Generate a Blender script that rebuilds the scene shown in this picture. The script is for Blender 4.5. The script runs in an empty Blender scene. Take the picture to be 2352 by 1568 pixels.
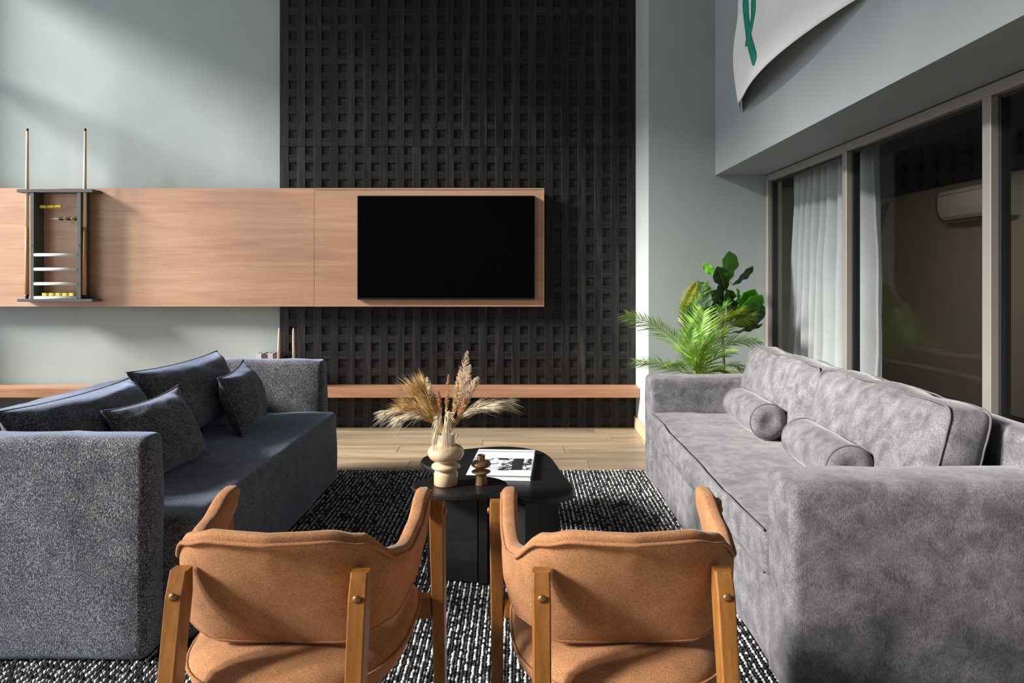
import bpy, bmesh, math, random
from mathutils import Vector, Matrix, noise
R = math.radians
random.seed(7)
SC = bpy.context.scene
COL = SC.collection

# ------------------------------------------------------------------ camera, world, window light, exposure
F, CX, HY, EYE = 1568.0, 1195.0, 635.0, 1.25          # focal length in px, horizon, eye height
cam_d = bpy.data.cameras.new('camera')
cam_d.sensor_width = 36.0
cam_d.lens = 24.0
cam_d.shift_x = -(CX - 1176) / 2352
cam_d.shift_y = -(784 - HY) / 2352
cam_d.clip_start = 0.05
cam = bpy.data.objects.new('camera', cam_d)
COL.objects.link(cam)
cam.location = (0, 0, EYE)
cam.rotation_euler = (R(90), 0, 0)
SC.camera = cam

world = bpy.data.worlds.new('world')
SC.world = world
world.use_nodes = True
bg = world.node_tree.nodes['Background']
bg.inputs[0].default_value = (0.75, 0.85, 1.0, 1)
bg.inputs[1].default_value = 0.08

def window_light(name, y0, y1, z0, z1, watts, col=(1.0, 0.97, 0.93)):
    d = bpy.data.lights.new(name, 'AREA')
    d.shape = 'RECTANGLE'
    d.size = z1 - z0
    d.size_y = y1 - y0
    d.energy = watts
    d.color = col
    o = bpy.data.objects.new(name, d)
    COL.objects.link(o)
    o.location = (-5.12, (y0 + y1) / 2, (z0 + z1) / 2)
    o.rotation_euler = (0, R(-90), 0)
    return o
BAYS = [(-2.4, -0.1, 5.2), (0.1, 2.4, 5.2), (2.6, 4.4, 5.0), (4.5, 5.5, 4.15)]      # y0, y1, head height
WZ0 = 0.5
for i, (a, b, WZ1) in enumerate(BAYS):
    window_light('daylight', a, b, WZ0, WZ1, (85, 60, 85, 34)[i], (0.86, 0.93, 1.0))

# hazy low sun coming in through the tall windows on the left
sun_d = bpy.data.lights.new('hazy_sun', 'SUN')
sun_d.energy = 11.5
sun_d.angle = R(12)
sun_d.color = (1.0, 0.965, 0.92)
sun = bpy.data.objects.new('hazy_sun', sun_d)
COL.objects.link(sun)
SUN_AZ, SUN_EL = R(73), R(27)
sun.rotation_euler = Vector((math.sin(SUN_AZ) * math.cos(SUN_EL), math.cos(SUN_AZ) * math.cos(SUN_EL), -math.sin(SUN_EL))).to_track_quat('-Z', 'Y').to_euler()
sun.location = (-9, -2, 6)

vs = SC.view_settings
vs.view_transform = 'Standard'
vs.look = 'None'
vs.exposure = 0.0
vs.gamma = 1.0
vs.use_curve_mapping = False

# ------------------------------------------------------------------ helpers
def P(px, py, Y):
    return Vector(((px - CX) * Y / F, Y, EYE - (py - HY) * Y / F))

def link(o, parent=None):
    COL.objects.link(o)
    if parent:
        o.parent = parent
    return o

def tag(o, label=None, cat=None, group=None, kind=None):
    if label: o['label'] = label
    if cat: o['category'] = cat
    if group: o['group'] = group
    if kind: o['kind'] = kind
    return o

def empty(name, loc=(0, 0, 0), rz=0, label=None, cat=None, group=None, kind=None):
    o = bpy.data.objects.new(name, None)
    o.empty_display_size = 0.1
    link(o)
    o.location = loc
    o.rotation_euler = (0, 0, rz)
    return tag(o, label, cat, group, kind)

def mesh(name, verts, faces, mat, parent=None, smooth=False, off=None, cols=None):
    """verts in world coordinates; off = position of the parent (subtracted)."""
    me = bpy.data.meshes.new(name)
    if off is not None:
        ox, oy, oz = off
        verts = [(v[0] - ox, v[1] - oy, v[2] - oz) for v in verts]
    me.from_pydata([tuple(v) for v in verts], [], faces)
    me.materials.append(mat)
    if smooth:
        me.polygons.foreach_set('use_smooth', [True] * len(me.polygons))
    me.update()
    o = bpy.data.objects.new(name, me)
    return link(o, parent)

class MB:
    def __init__(s):
        s.v, s.f = [], []
    def add(s, verts, faces):
        n = len(s.v)
        s.v += [tuple(v) for v in verts]
        s.f += [tuple(i + n for i in f) for f in faces]
        return s
    def box(s, x0, x1, y0, y1, z0, z1):
        v = [(x0, y0, z0), (x1, y0, z0), (x1, y1, z0), (x0, y1, z0), (x0, y0, z1), (x1, y0, z1), (x1, y1, z1), (x0, y1, z1)]
        return s.add(v, [(0, 3, 2, 1), (4, 5, 6, 7), (0, 1, 5, 4), (1, 2, 6, 5), (2, 3, 7, 6), (3, 0, 4, 7)])
    def tube(s, pts, rad, seg=8, cap=True, flat=1.0):
        pts = [Vector(p) for p in pts]
        n = len(pts)
        if not hasattr(rad, '__len__'):
            rad = [rad] * n
        rings, up = [], None
        for i in range(n):
            t = (pts[min(i + 1, n - 1)] - pts[max(i - 1, 0)])
            t = t.normalized() if t.length > 1e-9 else Vector((0, 0, 1))
            if up is None:
                up = Vector((0, 0, 1)) if abs(t.z) < .9 else Vector((1, 0, 0))
            a = t.cross(up)
            if a.length < 1e-6: a = t.cross(Vector((0, 1, 0)))
            a.normalize()
            b = a.cross(t).normalized()
            up = b
            rings.append([pts[i] + (a * math.cos(2 * math.pi * k / seg) + b * flat * math.sin(2 * math.pi * k / seg)) * rad[i] for k in range(seg)])
        v = [p for r in rings for p in r]
        f = []
        for i in range(n - 1):
            for k in range(seg):
                f.append((i * seg + k, i * seg + (k + 1) % seg, (i + 1) * seg + (k + 1) % seg, (i + 1) * seg + k))
        if cap:
            f.append(tuple(range(seg - 1, -1, -1)))
            f.append(tuple((n - 1) * seg + k for k in range(seg)))
        return s.add(v, f)
    def lathe(s, prof, c=(0, 0, 0), seg=40):
        v, f = [], []
        n = len(prof)
        for (r, z) in prof:
            for k in range(seg):
                a = 2 * math.pi * k / seg
                v.append((c[0] + r * math.cos(a), c[1] + r * math.sin(a), c[2] + z))
        for i in range(n - 1):
            for k in range(seg):
                f.append((i * seg + k, i * seg + (k + 1) % seg, (i + 1) * seg + (k + 1) % seg, (i + 1) * seg + k))
        f.append(tuple(range(seg - 1, -1, -1)))
        f.append(tuple((n - 1) * seg + k for k in range(seg)))
        return s.add(v, f)
    def prism(s, poly, z0, z1):
        n = len(poly)
        v = [(p[0], p[1], z0) for p in poly] + [(p[0], p[1], z1) for p in poly]
        f = [tuple(range(n - 1, -1, -1)), tuple(range(n, 2 * n))]
        f += [(i, (i + 1) % n, n + (i + 1) % n, n + i) for i in range(n)]
        return s.add(v, f)
    def build(s, name, mat, parent=None, smooth=False, off=None):
        return mesh(name, s.v, s.f, mat, parent, smooth, off)

def rbox(name, x0, x1, y0, y1, z0, z1, mat, parent=None, bevel=0.004, seg=1, off=None, smooth=False, extra=None):
    bm = bmesh.new()
    bmesh.ops.create_cube(bm, size=1.0)
    ox, oy, oz = off if off is not None else (0, 0, 0)
    for v in bm.verts:
        v.co = Vector(((x0 + x1) / 2 + v.co.x * (x1 - x0) - ox, (y0 + y1) / 2 + v.co.y * (y1 - y0) - oy, (z0 + z1) / 2 + v.co.z * (z1 - z0) - oz))
    if bevel > 0:
        bmesh.ops.bevel(bm, geom=list(bm.edges), offset=bevel, segments=seg, profile=0.5, affect='EDGES')
    me = bpy.data.meshes.new(name)
    bm.to_mesh(me)
    bm.free()
    me.materials.append(mat)
    if smooth:
        me.polygons.foreach_set('use_smooth', [True] * len(me.polygons))
    o = bpy.data.objects.new(name, me)
    return link(o, parent)

def fbm(p, sc, oct=3):
    return noise.fractal(Vector(p) * sc, 1.0, 2.0, oct)

def soft_box(x0, x1, y0, y1, z0, z1, r, step=0.05, puff=(0, 0, 0), wob=0.0, wsc=4.0, fn=None):
    """rounded upholstered block: grid on the six faces, corners rounded, faces puffed out, gentle unevenness."""
    c = Vector(((x0 + x1) / 2, (y0 + y1) / 2, (z0 + z1) / 2))
    h = Vector(((x1 - x0) / 2, (y1 - y0) / 2, (z1 - z0) / 2))
    def coords(hh):
        rr = min(r, hh * .98)
        a = [-hh, -hh + rr * .25, -hh + rr * .55, -hh + rr]
        n = max(2, int((2 * (hh - rr)) / step))
        a += [-hh + rr + (2 * (hh - rr)) * k / n for k in range(1, n)]
        a += [hh - rr, hh - rr * .55, hh - rr * .25, hh]
        return a
    cs = [coords(h[i]) for i in range(3)]
    idx, V, Fc = {}, [], []
    def vid(q):
        k = (round(q[0], 5), round(q[1], 5), round(q[2], 5))
        if k in idx: return idx[k]
        qq = Vector(q)
        inn = Vector([max(-(h[i] - min(r, h[i] * .98)), min(h[i] - min(r, h[i] * .98), qq[i])) for i in range(3)])
        d = qq - inn
        p = inn + d.normalized() * r if d.length > 1e-9 else qq
        if d.length > 1e-9:
            nn = d.normalized()
        else:
            nn = Vector((0, 0, 0))
        pu = Vector((0, 0, 0))
        for i in range(3):
            j, k2 = (i + 1) % 3, (i + 2) % 3
            w = max(0, 1 - (qq[j] / h[j]) ** 2) * max(0, 1 - (qq[k2] / h[k2]) ** 2)
            pu[i] += puff[i] * w * max(-1, min(1, qq[i] / h[i]))
        p = p + pu
        if wob:
            p = p + nn * wob * fbm(p + c, wsc)
        p = p + c
        if fn: p = fn(p)
        idx[k] = len(V)
        V.append(p)
        return idx[k]
    for ax in range(3):
        j, k2 = (ax + 1) % 3, (ax + 2) % 3
        for sgn in (-1, 1):
            A, B = cs[j], cs[k2]
            for a in range(len(A) - 1):
                for b in range(len(B) - 1):
                    quad = []
                    for (u, w) in ((A[a], B[b]), (A[a + 1], B[b]), (A[a + 1], B[b + 1]), (A[a], B[b + 1])):
                        q = [0, 0, 0]
                        q[ax], q[j], q[k2] = sgn * h[ax], u, w
                        quad.append(vid(q))
                    Fc.append(tuple(quad) if sgn > 0 else tuple(reversed(quad)))
    return V, Fc

def soft(name, dims, mat, parent, off, **kw):
    V, Fc = soft_box(*dims, **kw)
    return mesh(name, V, Fc, mat, parent, True, off)

# ------------------------------------------------------------------ materials
def new_mat(name):
    m = bpy.data.materials.new(name)
    m.use_nodes = True
    nt = m.node_tree
    b = nt.nodes['Principled BSDF']
    return m, nt, b

def nd(nt, t, **kw):
    n = nt.nodes.new(t)
    for k, v in kw.items():
        setattr(n, k, v)
    return n

def ramp(nt, fac, stops):
    r = nd(nt, 'ShaderNodeValToRGB')
    e = r.color_ramp.elements
    while len(e) < len(stops): e.new(0.5)
    for i, (p, c) in enumerate(stops):
        e[i].position = p
        e[i].color = (*c, 1) if len(c) == 3 else c
    nt.links.new(fac, r.inputs[0])
    return r.outputs[0]

def coord(nt, scale=(1, 1, 1), rnd=0.0, rot=(0, 0, 0)):
    tc = nd(nt, 'ShaderNodeTexCoord')
    mp = nd(nt, 'ShaderNodeMapping')
    mp.inputs['Scale'].default_value = scale
    mp.inputs['Rotation'].default_value = rot
    src = tc.outputs['Object']
    if rnd:
        oi = nd(nt, 'ShaderNodeObjectInfo')
        ml = nd(nt, 'ShaderNodeMath', operation='MULTIPLY')
        ml.inputs[1].default_value = rnd
        nt.links.new(oi.outputs['Random'], ml.inputs[0])
        ad = nd(nt, 'ShaderNodeVectorMath', operation='ADD')
        nt.links.new(src, ad.inputs[0])
        nt.links.new(ml.outputs[0], ad.inputs[1])
        src = ad.outputs[0]
    nt.links.new(src, mp.inputs[0])
    return mp.outputs[0]

def ntex(nt, vec, scale, detail=4, rough=0.55, dist=0.0):
    n = nd(nt, 'ShaderNodeTexNoise')
    n.inputs['Scale'].default_value = scale
    n.inputs['Detail'].default_value = detail
    n.inputs['Roughness'].default_value = rough
    n.inputs['Distortion'].default_value = dist
    nt.links.new(vec, n.inputs['Vector'])
    return n.outputs[0]

def bump(nt, b, h, strength=0.3, dist=0.002):
    n = nd(nt, 'ShaderNodeBump')
    n.inputs['Strength'].default_value = strength
    n.inputs['Distance'].default_value = dist
    nt.links.new(h, n.inputs['Height'])
    nt.links.new(n.outputs[0], b.inputs['Normal'])

def mixc(nt, fac, a, b, mode='MIX'):
    m = nd(nt, 'ShaderNodeMix', data_type='RGBA', blend_type=mode)
    for sock, v in ((m.inputs[0], fac), (m.inputs[6], a), (m.inputs[7], b)):
        if isinstance(v, (int, float)): sock.default_value = v
        elif isinstance(v, tuple): sock.default_value = (*v, 1)
        else: nt.links.new(v, sock)
    return m.outputs[2]

def plain(name, col, rough=0.6, metal=0.0, spec=0.5, coat=0.0):
    m, nt, b = new_mat(name)
    b.inputs['Base Color'].default_value = (*col, 1)
    b.inputs['Roughness'].default_value = rough
    b.inputs['Metallic'].default_value = metal
    b.inputs['Specular IOR Level'].default_value = spec
    b.inputs['Coat Weight'].default_value = coat
    return m

def paint(name, col, var=0.06, rough=0.7):
    m, nt, b = new_mat(name)
    v = coord(nt)
    n = ntex(nt, v, 1.3, 5, 0.6)
    c2 = tuple(x * (1 - var * 2) for x in col)
    c1 = tuple(min(1, x * (1 + var)) for x in col)
    nt.links.new(ramp(nt, n, [(0.3, c2), (0.7, c1)]), b.inputs['Base Color'])
    b.inputs['Roughness'].default_value = rough
    b.inputs['Specular IOR Level'].default_value = 0.3
    bump(nt, b, ntex(nt, v, 55, 3), 0.12, 0.002)
    return m

def wood(name, cols, axis='x', scale=1.0, rough=0.45, rnd=7.0, grain=0.12, spec=0.4, tone=0.25):
    """cols: dark, mid, light; grain along axis."""
    m, nt, b = new_mat(name)
    s = {'x': (0.9, 14, 14), 'y': (14, 0.9, 14), 'z': (14, 14, 0.9)}[axis]
    v = coord(nt, tuple(q * scale for q in s), rnd)
    n1 = ntex(nt, v, 1.0, 8, 0.62, 0.6)
    v2 = coord(nt, tuple(q * scale * 4 for q in s), rnd)
    n2 = ntex(nt, v2, 1.0, 6, 0.7)
    base = ramp(nt, n1, [(0.28, cols[0]), (0.5, cols[1]), (0.72, cols[2])])
    fine = ramp(nt, n2, [(0.35, (1 - grain * 2,) * 3), (0.6, (1, 1, 1))])
    c = mixc(nt, 1.0, base, fine, 'MULTIPLY')
    oi = nd(nt, 'ShaderNodeObjectInfo')
    tn = ramp(nt, oi.outputs['Random'], [(0, (1 - tone,) * 3), (1, (1, 1, 1))])
    c = mixc(nt, 1.0, c, tn, 'MULTIPLY')
    nt.links.new(c, b.inputs['Base Color'])
    b.inputs['Roughness'].default_value = rough
    b.inputs['Specular IOR Level'].default_value = spec
    bump(nt, b, n2, 0.25, 0.0015)
    return m

def fabric(name, c0, c1, c2, speck=260, patch=6.0, patch_amt=0.35, sheen=0.3, bumpd=0.002, stretch=(1, 1, 1), patch_dark=0.6):
    """woven cloth: fine speckle between three yarn colours, larger nap patches."""
    m, nt, b = new_mat(name)
    v = coord(nt, stretch)
    n = ntex(nt, v, speck, 2, 0.6)
    col = ramp(nt, n, [(0.34, c0), (0.5, c1), (0.66, c2)])
    v2 = coord(nt)
    pn = ntex(nt, v2, patch, 4, 0.65, 0.4)
    pr = ramp(nt, pn, [(0.35, (patch_dark,) * 3), (0.65, (1, 1, 1))])
    nt.links.new(mixc(nt, patch_amt, col, mixc(nt, 1.0, col, pr, 'MULTIPLY')), b.inputs['Base Color'])
    b.inputs['Roughness'].default_value = 0.95
    b.inputs['Specular IOR Level'].default_value = 0.1
    b.inputs['Sheen Weight'].default_value = sheen
    b.inputs['Sheen Roughness'].default_value = 0.4
    bump(nt, b, n, 0.6, bumpd)
    return m

M = {}
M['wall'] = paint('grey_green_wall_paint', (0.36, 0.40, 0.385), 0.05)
M['wall_darker'] = paint('wall_paint_darker', (0.30, 0.325, 0.335), 0.04)  # darker, bluer version of the wall paint, on bulkhead and right wall
M['ceil'] = paint('dark_grey_ceiling_paint', (0.13, 0.13, 0.13), 0.03)
M['black_oak'] = wood('black_stained_oak', ((0.015, 0.015, 0.0142), (0.032, 0.031, 0.029), (0.066, 0.063, 0.059)), 'z', 1.2, 0.42, grain=0.35, spec=0.3, tone=0.45)
M['black_oak_h'] = wood('black_stained_oak_cross', ((0.011, 0.011, 0.0105), (0.022, 0.0215, 0.0205), (0.042, 0.0405, 0.0385)), 'x', 1.2, 0.5, grain=0.3, spec=0.22, tone=0.3)
M['veneer'] = wood('pale_oak_veneer', ((0.46, 0.25, 0.155), (0.54, 0.31, 0.195), (0.61, 0.37, 0.245)), 'x', 1.1, 0.42, rnd=3.0, grain=0.06, tone=0.06)
M['bench'] = wood('bench_oak', ((0.36, 0.17, 0.09), (0.46, 0.235, 0.135), (0.54, 0.30, 0.18)), 'x', 0.9, 0.4, grain=0.08, tone=0.05)
M['floor'] = wood('wood_look_floor_tile', ((0.27, 0.19, 0.115), (0.45, 0.34, 0.22), (0.62, 0.50, 0.34)), 'x', 0.9, 0.38, rnd=23.0, grain=0.1, tone=0.22)
M['grout'] = plain('pale_grout', (0.72, 0.64, 0.52), 0.8)
M['base'] = wood('baseboard_wood', ((0.45, 0.30, 0.18), (0.55, 0.39, 0.25), (0.62, 0.47, 0.31)), 'y', 0.8, 0.4, grain=0.05)
M['chair_wood'] = wood('honey_beech', ((0.22, 0.085, 0.018), (0.32, 0.13, 0.030), (0.42, 0.185, 0.048)), 'z', 1.6, 0.32, grain=0.12, spec=0.5, tone=0.12)
M['suede'] = fabric('tan_suede', (0.34, 0.155, 0.068), (0.46, 0.222, 0.10), (0.57, 0.295, 0.145), speck=420, patch=9, patch_amt=0.75, sheen=0.18, bumpd=0.0006, patch_dark=0.62)
M['suede_pipe'] = fabric('tan_suede_piping', (0.30, 0.13, 0.055), (0.40, 0.185, 0.082), (0.48, 0.235, 0.11), speck=420, patch=20, patch_amt=0.3, sheen=0.15, bumpd=0.0005)
M['navy'] = fabric('navy_tweed', (0.016, 0.020, 0.034), (0.085, 0.090, 0.112), (0.42, 0.385, 0.34), speck=300, patch=16, patch_amt=0.8, sheen=0.6, bumpd=0.0018, stretch=(1.3, 1.3, 0.6), patch_dark=0.55)
M['navy'].node_tree.nodes['Principled BSDF'].inputs['Sheen Tint'].default_value = (0.55, 0.68, 1.0, 1)
M['grey'] = fabric('grey_chenille', (0.135, 0.131, 0.134), (0.21, 0.206, 0.211), (0.295, 0.29, 0.30), speck=270, patch=15, patch_amt=1.0, sheen=0.3, bumpd=0.0014, stretch=(1.6, 1.6, 0.5), patch_dark=0.50)
M['grey_pipe'] = plain('grey_piping', (0.13, 0.122, 0.127), 0.9)
M['black_table'] = wood('black_table_wood', ((0.007, 0.007, 0.0072), (0.010, 0.010, 0.0102), (0.015, 0.015, 0.015)), 'x', 1.0, 0.38, grain=0.15, spec=0.5, tone=0.05)
M['black_rug'] = plain('rug_black_ground', (0.008, 0.008, 0.008), 0.95, spec=0.1)
M['screen'] = plain('tv_screen_glass', (0.001, 0.001, 0.0011), 0.08, spec=0.2)
M['black_plastic'] = plain('black_plastic', (0.006, 0.006, 0.006), 0.35)
M['rack'] = plain('dark_grey_painted_wood', (0.062, 0.070, 0.068), 0.45)
M['white'] = plain('white_paint', (0.75, 0.75, 0.74), 0.5)
M['steel'] = plain('brushed_metal', (0.55, 0.55, 0.55), 0.3, metal=1.0)
M['brass'] = plain('bronze_rivet', (0.30, 0.17, 0.07), 0.4, metal=0.7)
M['yellow'] = plain('yellow_bead', (0.72, 0.62, 0.02), 0.4)
M['cue_shaft'] = wood('pale_maple', ((0.62, 0.48, 0.30), (0.72, 0.58, 0.39), (0.78, 0.66, 0.47)), 'z', 1, 0.35, grain=0.04, tone=0.05)
M['cue_butt'] = wood('amber_maple', ((0.40, 0.19, 0.05), (0.52, 0.27, 0.09), (0.60, 0.34, 0.13)), 'z', 1, 0.3, grain=0.06, tone=0.05)
M['frame'] = plain('taupe_aluminium', (0.27, 0.25, 0.225), 0.4, metal=0.15)
M['frame_dark'] = plain('dark_gasket', (0.012, 0.012, 0.012), 0.5)
M['curtain'] = fabric('pale_grey_curtain_cloth', (0.38, 0.39, 0.385), (0.46, 0.47, 0.465), (0.53, 0.54, 0.535), speck=500, patch=3, patch_amt=0.2, sheen=0.1, bumpd=0.0004)
M['banner'] = fabric('white_banner_cloth', (0.82, 0.81, 0.78), (0.88, 0.87, 0.84), (0.91, 0.90, 0.87), speck=500, patch=3, patch_amt=0.15, sheen=0.05, bumpd=0.0003)
M['green_ink'] = plain('teal_green_print', (0.005, 0.27, 0.17), 0.7)
M['cream'] = plain('cream_glazed_ceramic', (0.60, 0.44, 0.27), 0.28, spec=0.5, coat=0.2)
M['brown_cer'] = wood('turned_brown_wood', ((0.17, 0.085, 0.032), (0.25, 0.14, 0.06), (0.32, 0.19, 0.09)), 'z', 2.0, 0.35, grain=0.1)
M['paper'] = plain('white_paper', (0.80, 0.80, 0.80), 0.5)
M['candle'] = plain('cream_wax', (0.66, 0.56, 0.42), 0.5)
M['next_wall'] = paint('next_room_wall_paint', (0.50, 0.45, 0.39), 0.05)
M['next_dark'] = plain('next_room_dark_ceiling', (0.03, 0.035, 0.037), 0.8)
M['ac_white'] = plain('air_conditioner_plastic', (0.80, 0.78, 0.73), 0.4)
M['pot'] = plain('grey_stone_pot', (0.14, 0.14, 0.14), 0.7)
M['soil'] = plain('dark_soil', (0.02, 0.014, 0.009), 0.95)
M['bark'] = wood('thin_bark', ((0.10, 0.065, 0.035), (0.16, 0.11, 0.06), (0.22, 0.16, 0.09)), 'z', 3, 0.8)

def leafy(name, c0, c1, c2, trans=0.17, rough=0.4, scale=14):
    m, nt, b = new_mat(name)
    v = coord(nt, (1, 1, 1), 5.0)
    nt.links.new(ramp(nt, ntex(nt, v, scale, 3), [(0.3, c0), (0.5, c1), (0.7, c2)]), b.inputs['Base Color'])
    b.inputs['Roughness'].default_value = rough
    tr = nd(nt, 'ShaderNodeBsdfTranslucent')
    tr.inputs[0].default_value = (*[min(1, q * 1.6) for q in c2], 1)
    mx = nd(nt, 'ShaderNodeMixShader')
    mx.inputs[0].default_value = trans
    nt.links.new(b.outputs[0], mx.inputs[1])
    nt.links.new(tr.outputs[0], mx.inputs[2])
    nt.links.new(mx.outputs[0], nt.nodes['Material Output'].inputs[0])
    return m
M['palm'] = leafy('palm_green', (0.17, 0.36, 0.05), (0.30, 0.54, 0.09), (0.48, 0.68, 0.20))
M['palm_d'] = leafy('palm_deep_green', (0.05, 0.15, 0.015), (0.09, 0.23, 0.025), (0.15, 0.33, 0.05), 0.12)
M['palm_y'] = leafy('palm_yellow_green', (0.30, 0.33, 0.03), (0.46, 0.46, 0.04), (0.60, 0.58, 0.08))
M['palm_m'] = leafy('palm_olive_green', (0.16, 0.25, 0.02), (0.28, 0.37, 0.03), (0.42, 0.48, 0.05))
M['fig'] = leafy('fig_leaf_green', (0.05, 0.20, 0.012), (0.10, 0.33, 0.018), (0.18, 0.46, 0.03), 0.25, 0.33, 9)
M['fig_dark'] = leafy('fig_leaf_dark_green', (0.012, 0.04, 0.006), (0.02, 0.07, 0.009), (0.035, 0.11, 0.014), 0.1, 0.35)
M['fig_vein'] = plain('fig_leaf_vein', (0.22, 0.36, 0.08), 0.5)
M['plume_w'] = leafy('cream_plume', (0.55, 0.43, 0.28), (0.68, 0.56, 0.40), (0.78, 0.68, 0.52), 0.3, 0.9, 60)
M['plume_t'] = leafy('tan_plume', (0.46, 0.28, 0.10), (0.60, 0.39, 0.17), (0.70, 0.50, 0.26), 0.3, 0.9, 60)
M['plume_r'] = leafy('rust_plume', (0.38, 0.20, 0.10), (0.54, 0.31, 0.17), (0.66, 0.43, 0.27), 0.25, 0.9, 60)
M['plume_p'] = leafy('pink_cream_plume', (0.50, 0.33, 0.24), (0.64, 0.46, 0.36), (0.74, 0.60, 0.48), 0.3, 0.9, 60)

def glass_mat(name, tint, refl=1.0):
    m = bpy.data.materials.new(name)
    m.use_nodes = True
    nt = m.node_tree
    nt.nodes.remove(nt.nodes['Principled BSDF'])
    tr = nd(nt, 'ShaderNodeBsdfTransparent')
    tr.inputs[0].default_value = (*tint, 1)
    gl = nd(nt, 'ShaderNodeBsdfGlossy')
    gl.inputs['Roughness'].default_value = 0.0
    fr = nd(nt, 'ShaderNodeLayerWeight')          # same for both sides of the thin pane
    fr.inputs[0].default_value = 0.5
    pw = nd(nt, 'ShaderNodeMath', operation='POWER')
    pw.inputs[1].default_value = 5.0
    nt.links.new(fr.outputs['Facing'], pw.inputs[0])
    ma = nd(nt, 'ShaderNodeMath', operation='MULTIPLY_ADD')
    ma.inputs[1].default_value = 0.45
    ma.inputs[2].default_value = 0.015
    nt.links.new(pw.outputs[0], ma.inputs[0])
    mx = nd(nt, 'ShaderNodeMixShader')
    nt.links.new(ma.outputs[0], mx.inputs[0])
    nt.links.new(tr.outputs[0], mx.inputs[1])
    nt.links.new(gl.outputs[0], mx.inputs[2])
    nt.links.new(mx.outputs[0], nt.nodes['Material Output'].inputs[0])
    return m
M['glass'] = glass_mat('window_glass', (0.95, 0.96, 0.96))

# cover photograph of the book: abstract black-and-white print
def photo_mat():
    m, nt, b = new_mat('black_white_cover_print')
    v = coord(nt, (1, 1, 1))
    n = ntex(nt, v, 26, 5, 0.7, 0.6)
    nt.links.new(ramp(nt, n, [(0.46, (0.80, 0.80, 0.80)), (0.52, (0.45, 0.45, 0.45)), (0.56, (0.02, 0.02, 0.02))]), b.inputs['Base Color'])
    b.inputs['Roughness'].default_value = 0.4
    return m
M['photo'] = photo_mat()
M['print_black'] = plain('black_print', (0.02, 0.02, 0.02), 0.5)
M['print_grey'] = plain('grey_print', (0.42, 0.43, 0.45), 0.5)

# rug yarn: colour of each loop stored per corner
def yarn_mat():
    m, nt, b = new_mat('woven_rug_yarn')
    a = nd(nt, 'ShaderNodeAttribute', attribute_name='yarn')
    nt.links.new(a.outputs['Color'], b.inputs['Base Color'])
    b.inputs['Roughness'].default_value = 0.9
    b.inputs['Specular IOR Level'].default_value = 0.15
    b.inputs['Sheen Weight'].default_value = 0.15
    return m
M['yarn'] = yarn_mat()

# ------------------------------------------------------------------ room shell
XL, YB, YF, ZC = -4.9, 5.69, -3.0, 6.3
PX0, PX1, PY = 0.957, 1.93, 5.09                 # pier in the right corner
BX, BZ = 1.454, 2.005                            # bulkhead over the window
def struct(name, mb, mat, smooth=False):
    return tag(mb.build(name, mat, None, smooth), kind='structure')

fl = struct('floor', MB().box(XL - .2, 1.93, YF - .2, YB + .16, -0.10, -0.004), M['grout'])
struct('ceiling', MB().box(XL - .2, 2.0, YF - .2, YB + .16, ZC, ZC + .1), M['ceil'])
struct('wall_back', MB().box(XL - .2, PX0 + .3, YB, YB + .16, -.1, ZC), M['wall'])
struct('wall_front', MB().box(XL - .2, 2.0, YF - .2, YF, -.1, ZC), M['ceil'])
struct('wall_pier', MB().box(PX0, PX1, PY, YB, -.1, ZC), M['wall'])
struct('wall_bulkhead', MB().box(BX, 1.95, YF, PY, BZ, ZC), M['wall_darker'])
struct('wall_right', MB().box(1.80, 1.95, YF, 0.28, -.1, BZ), M['wall_darker'])
mb = MB()
mb.box(XL - .2, XL, YF, YB, -.1, WZ0)
yp = YF
for (a, b, h_) in BAYS:
    mb.box(XL - .2, XL, yp, a, WZ0, ZC)
    mb.box(XL - .2, XL, a, b, h_, ZC)
    yp = b
mb.box(XL - .2, XL, yp, YB, WZ0, ZC)
struct('wall_left', mb, M['wall'])
for i, (a, b, WZ1) in enumerate(BAYS):
    w = empty('window_%d' % (i + 2), (XL - .1, a, WZ0), kind='structure')
    for (nm, d) in (('sill', (XL - .16, XL + .06, a, b, WZ0, WZ0 + .04)), ('header', (XL - .14, XL - .06, a, b, WZ1 - .05, WZ1)),
                    ('jamb', (XL - .14, XL - .06, a, a + .05, WZ0, WZ1)), ('jamb', (XL - .14, XL - .06, b - .05, b, WZ0, WZ1)),
                    ('mullion', (XL - .14, XL - .06, (a + b) / 2 - .03, (a + b) / 2 + .03, WZ0, WZ1)),
                    ('transom', (XL - .15, XL - .05, a, b, 3.15, 3.23))):
        rbox(nm, *d, M['frame'], w, 0.004, off=w.location)

# floor boards
def plank_mesh(L, W):
    b = MB().box(0, L, 0, W, -0.010, 0.0)
    me = bpy.data.meshes.new('plank')
    me.from_pydata(b.v, [], b.f)
    me.materials.append(M['floor'])
    return me
PL, PW, GAP = 1.2, 0.2, 0.006
cache = {}
row, y = 0, YB - .03
while y > 0.9:
    y0 = y - PW
    x = XL - random.uniform(0, PL) if row else XL - .5
    while x < 1.93:
        xa, xb = max(x, XL), min(x + PL - GAP, 1.93)
        if xb - xa > .03:
            L = round(xb - xa, 3)
            if L not in cache: cache[L] = plank_mesh(L, PW - GAP)
            o = bpy.data.objects.new('plank', cache[L])
            link(o, fl)
            o.location = (xa, y0, 0)
        x += PL
    y = y0
    row += 1
b_ = MB().box(XL, 1.93, YF, y, -.010, 0)
tag(b_.build('plank_field', M['floor'], fl), kind='stuff')

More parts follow.
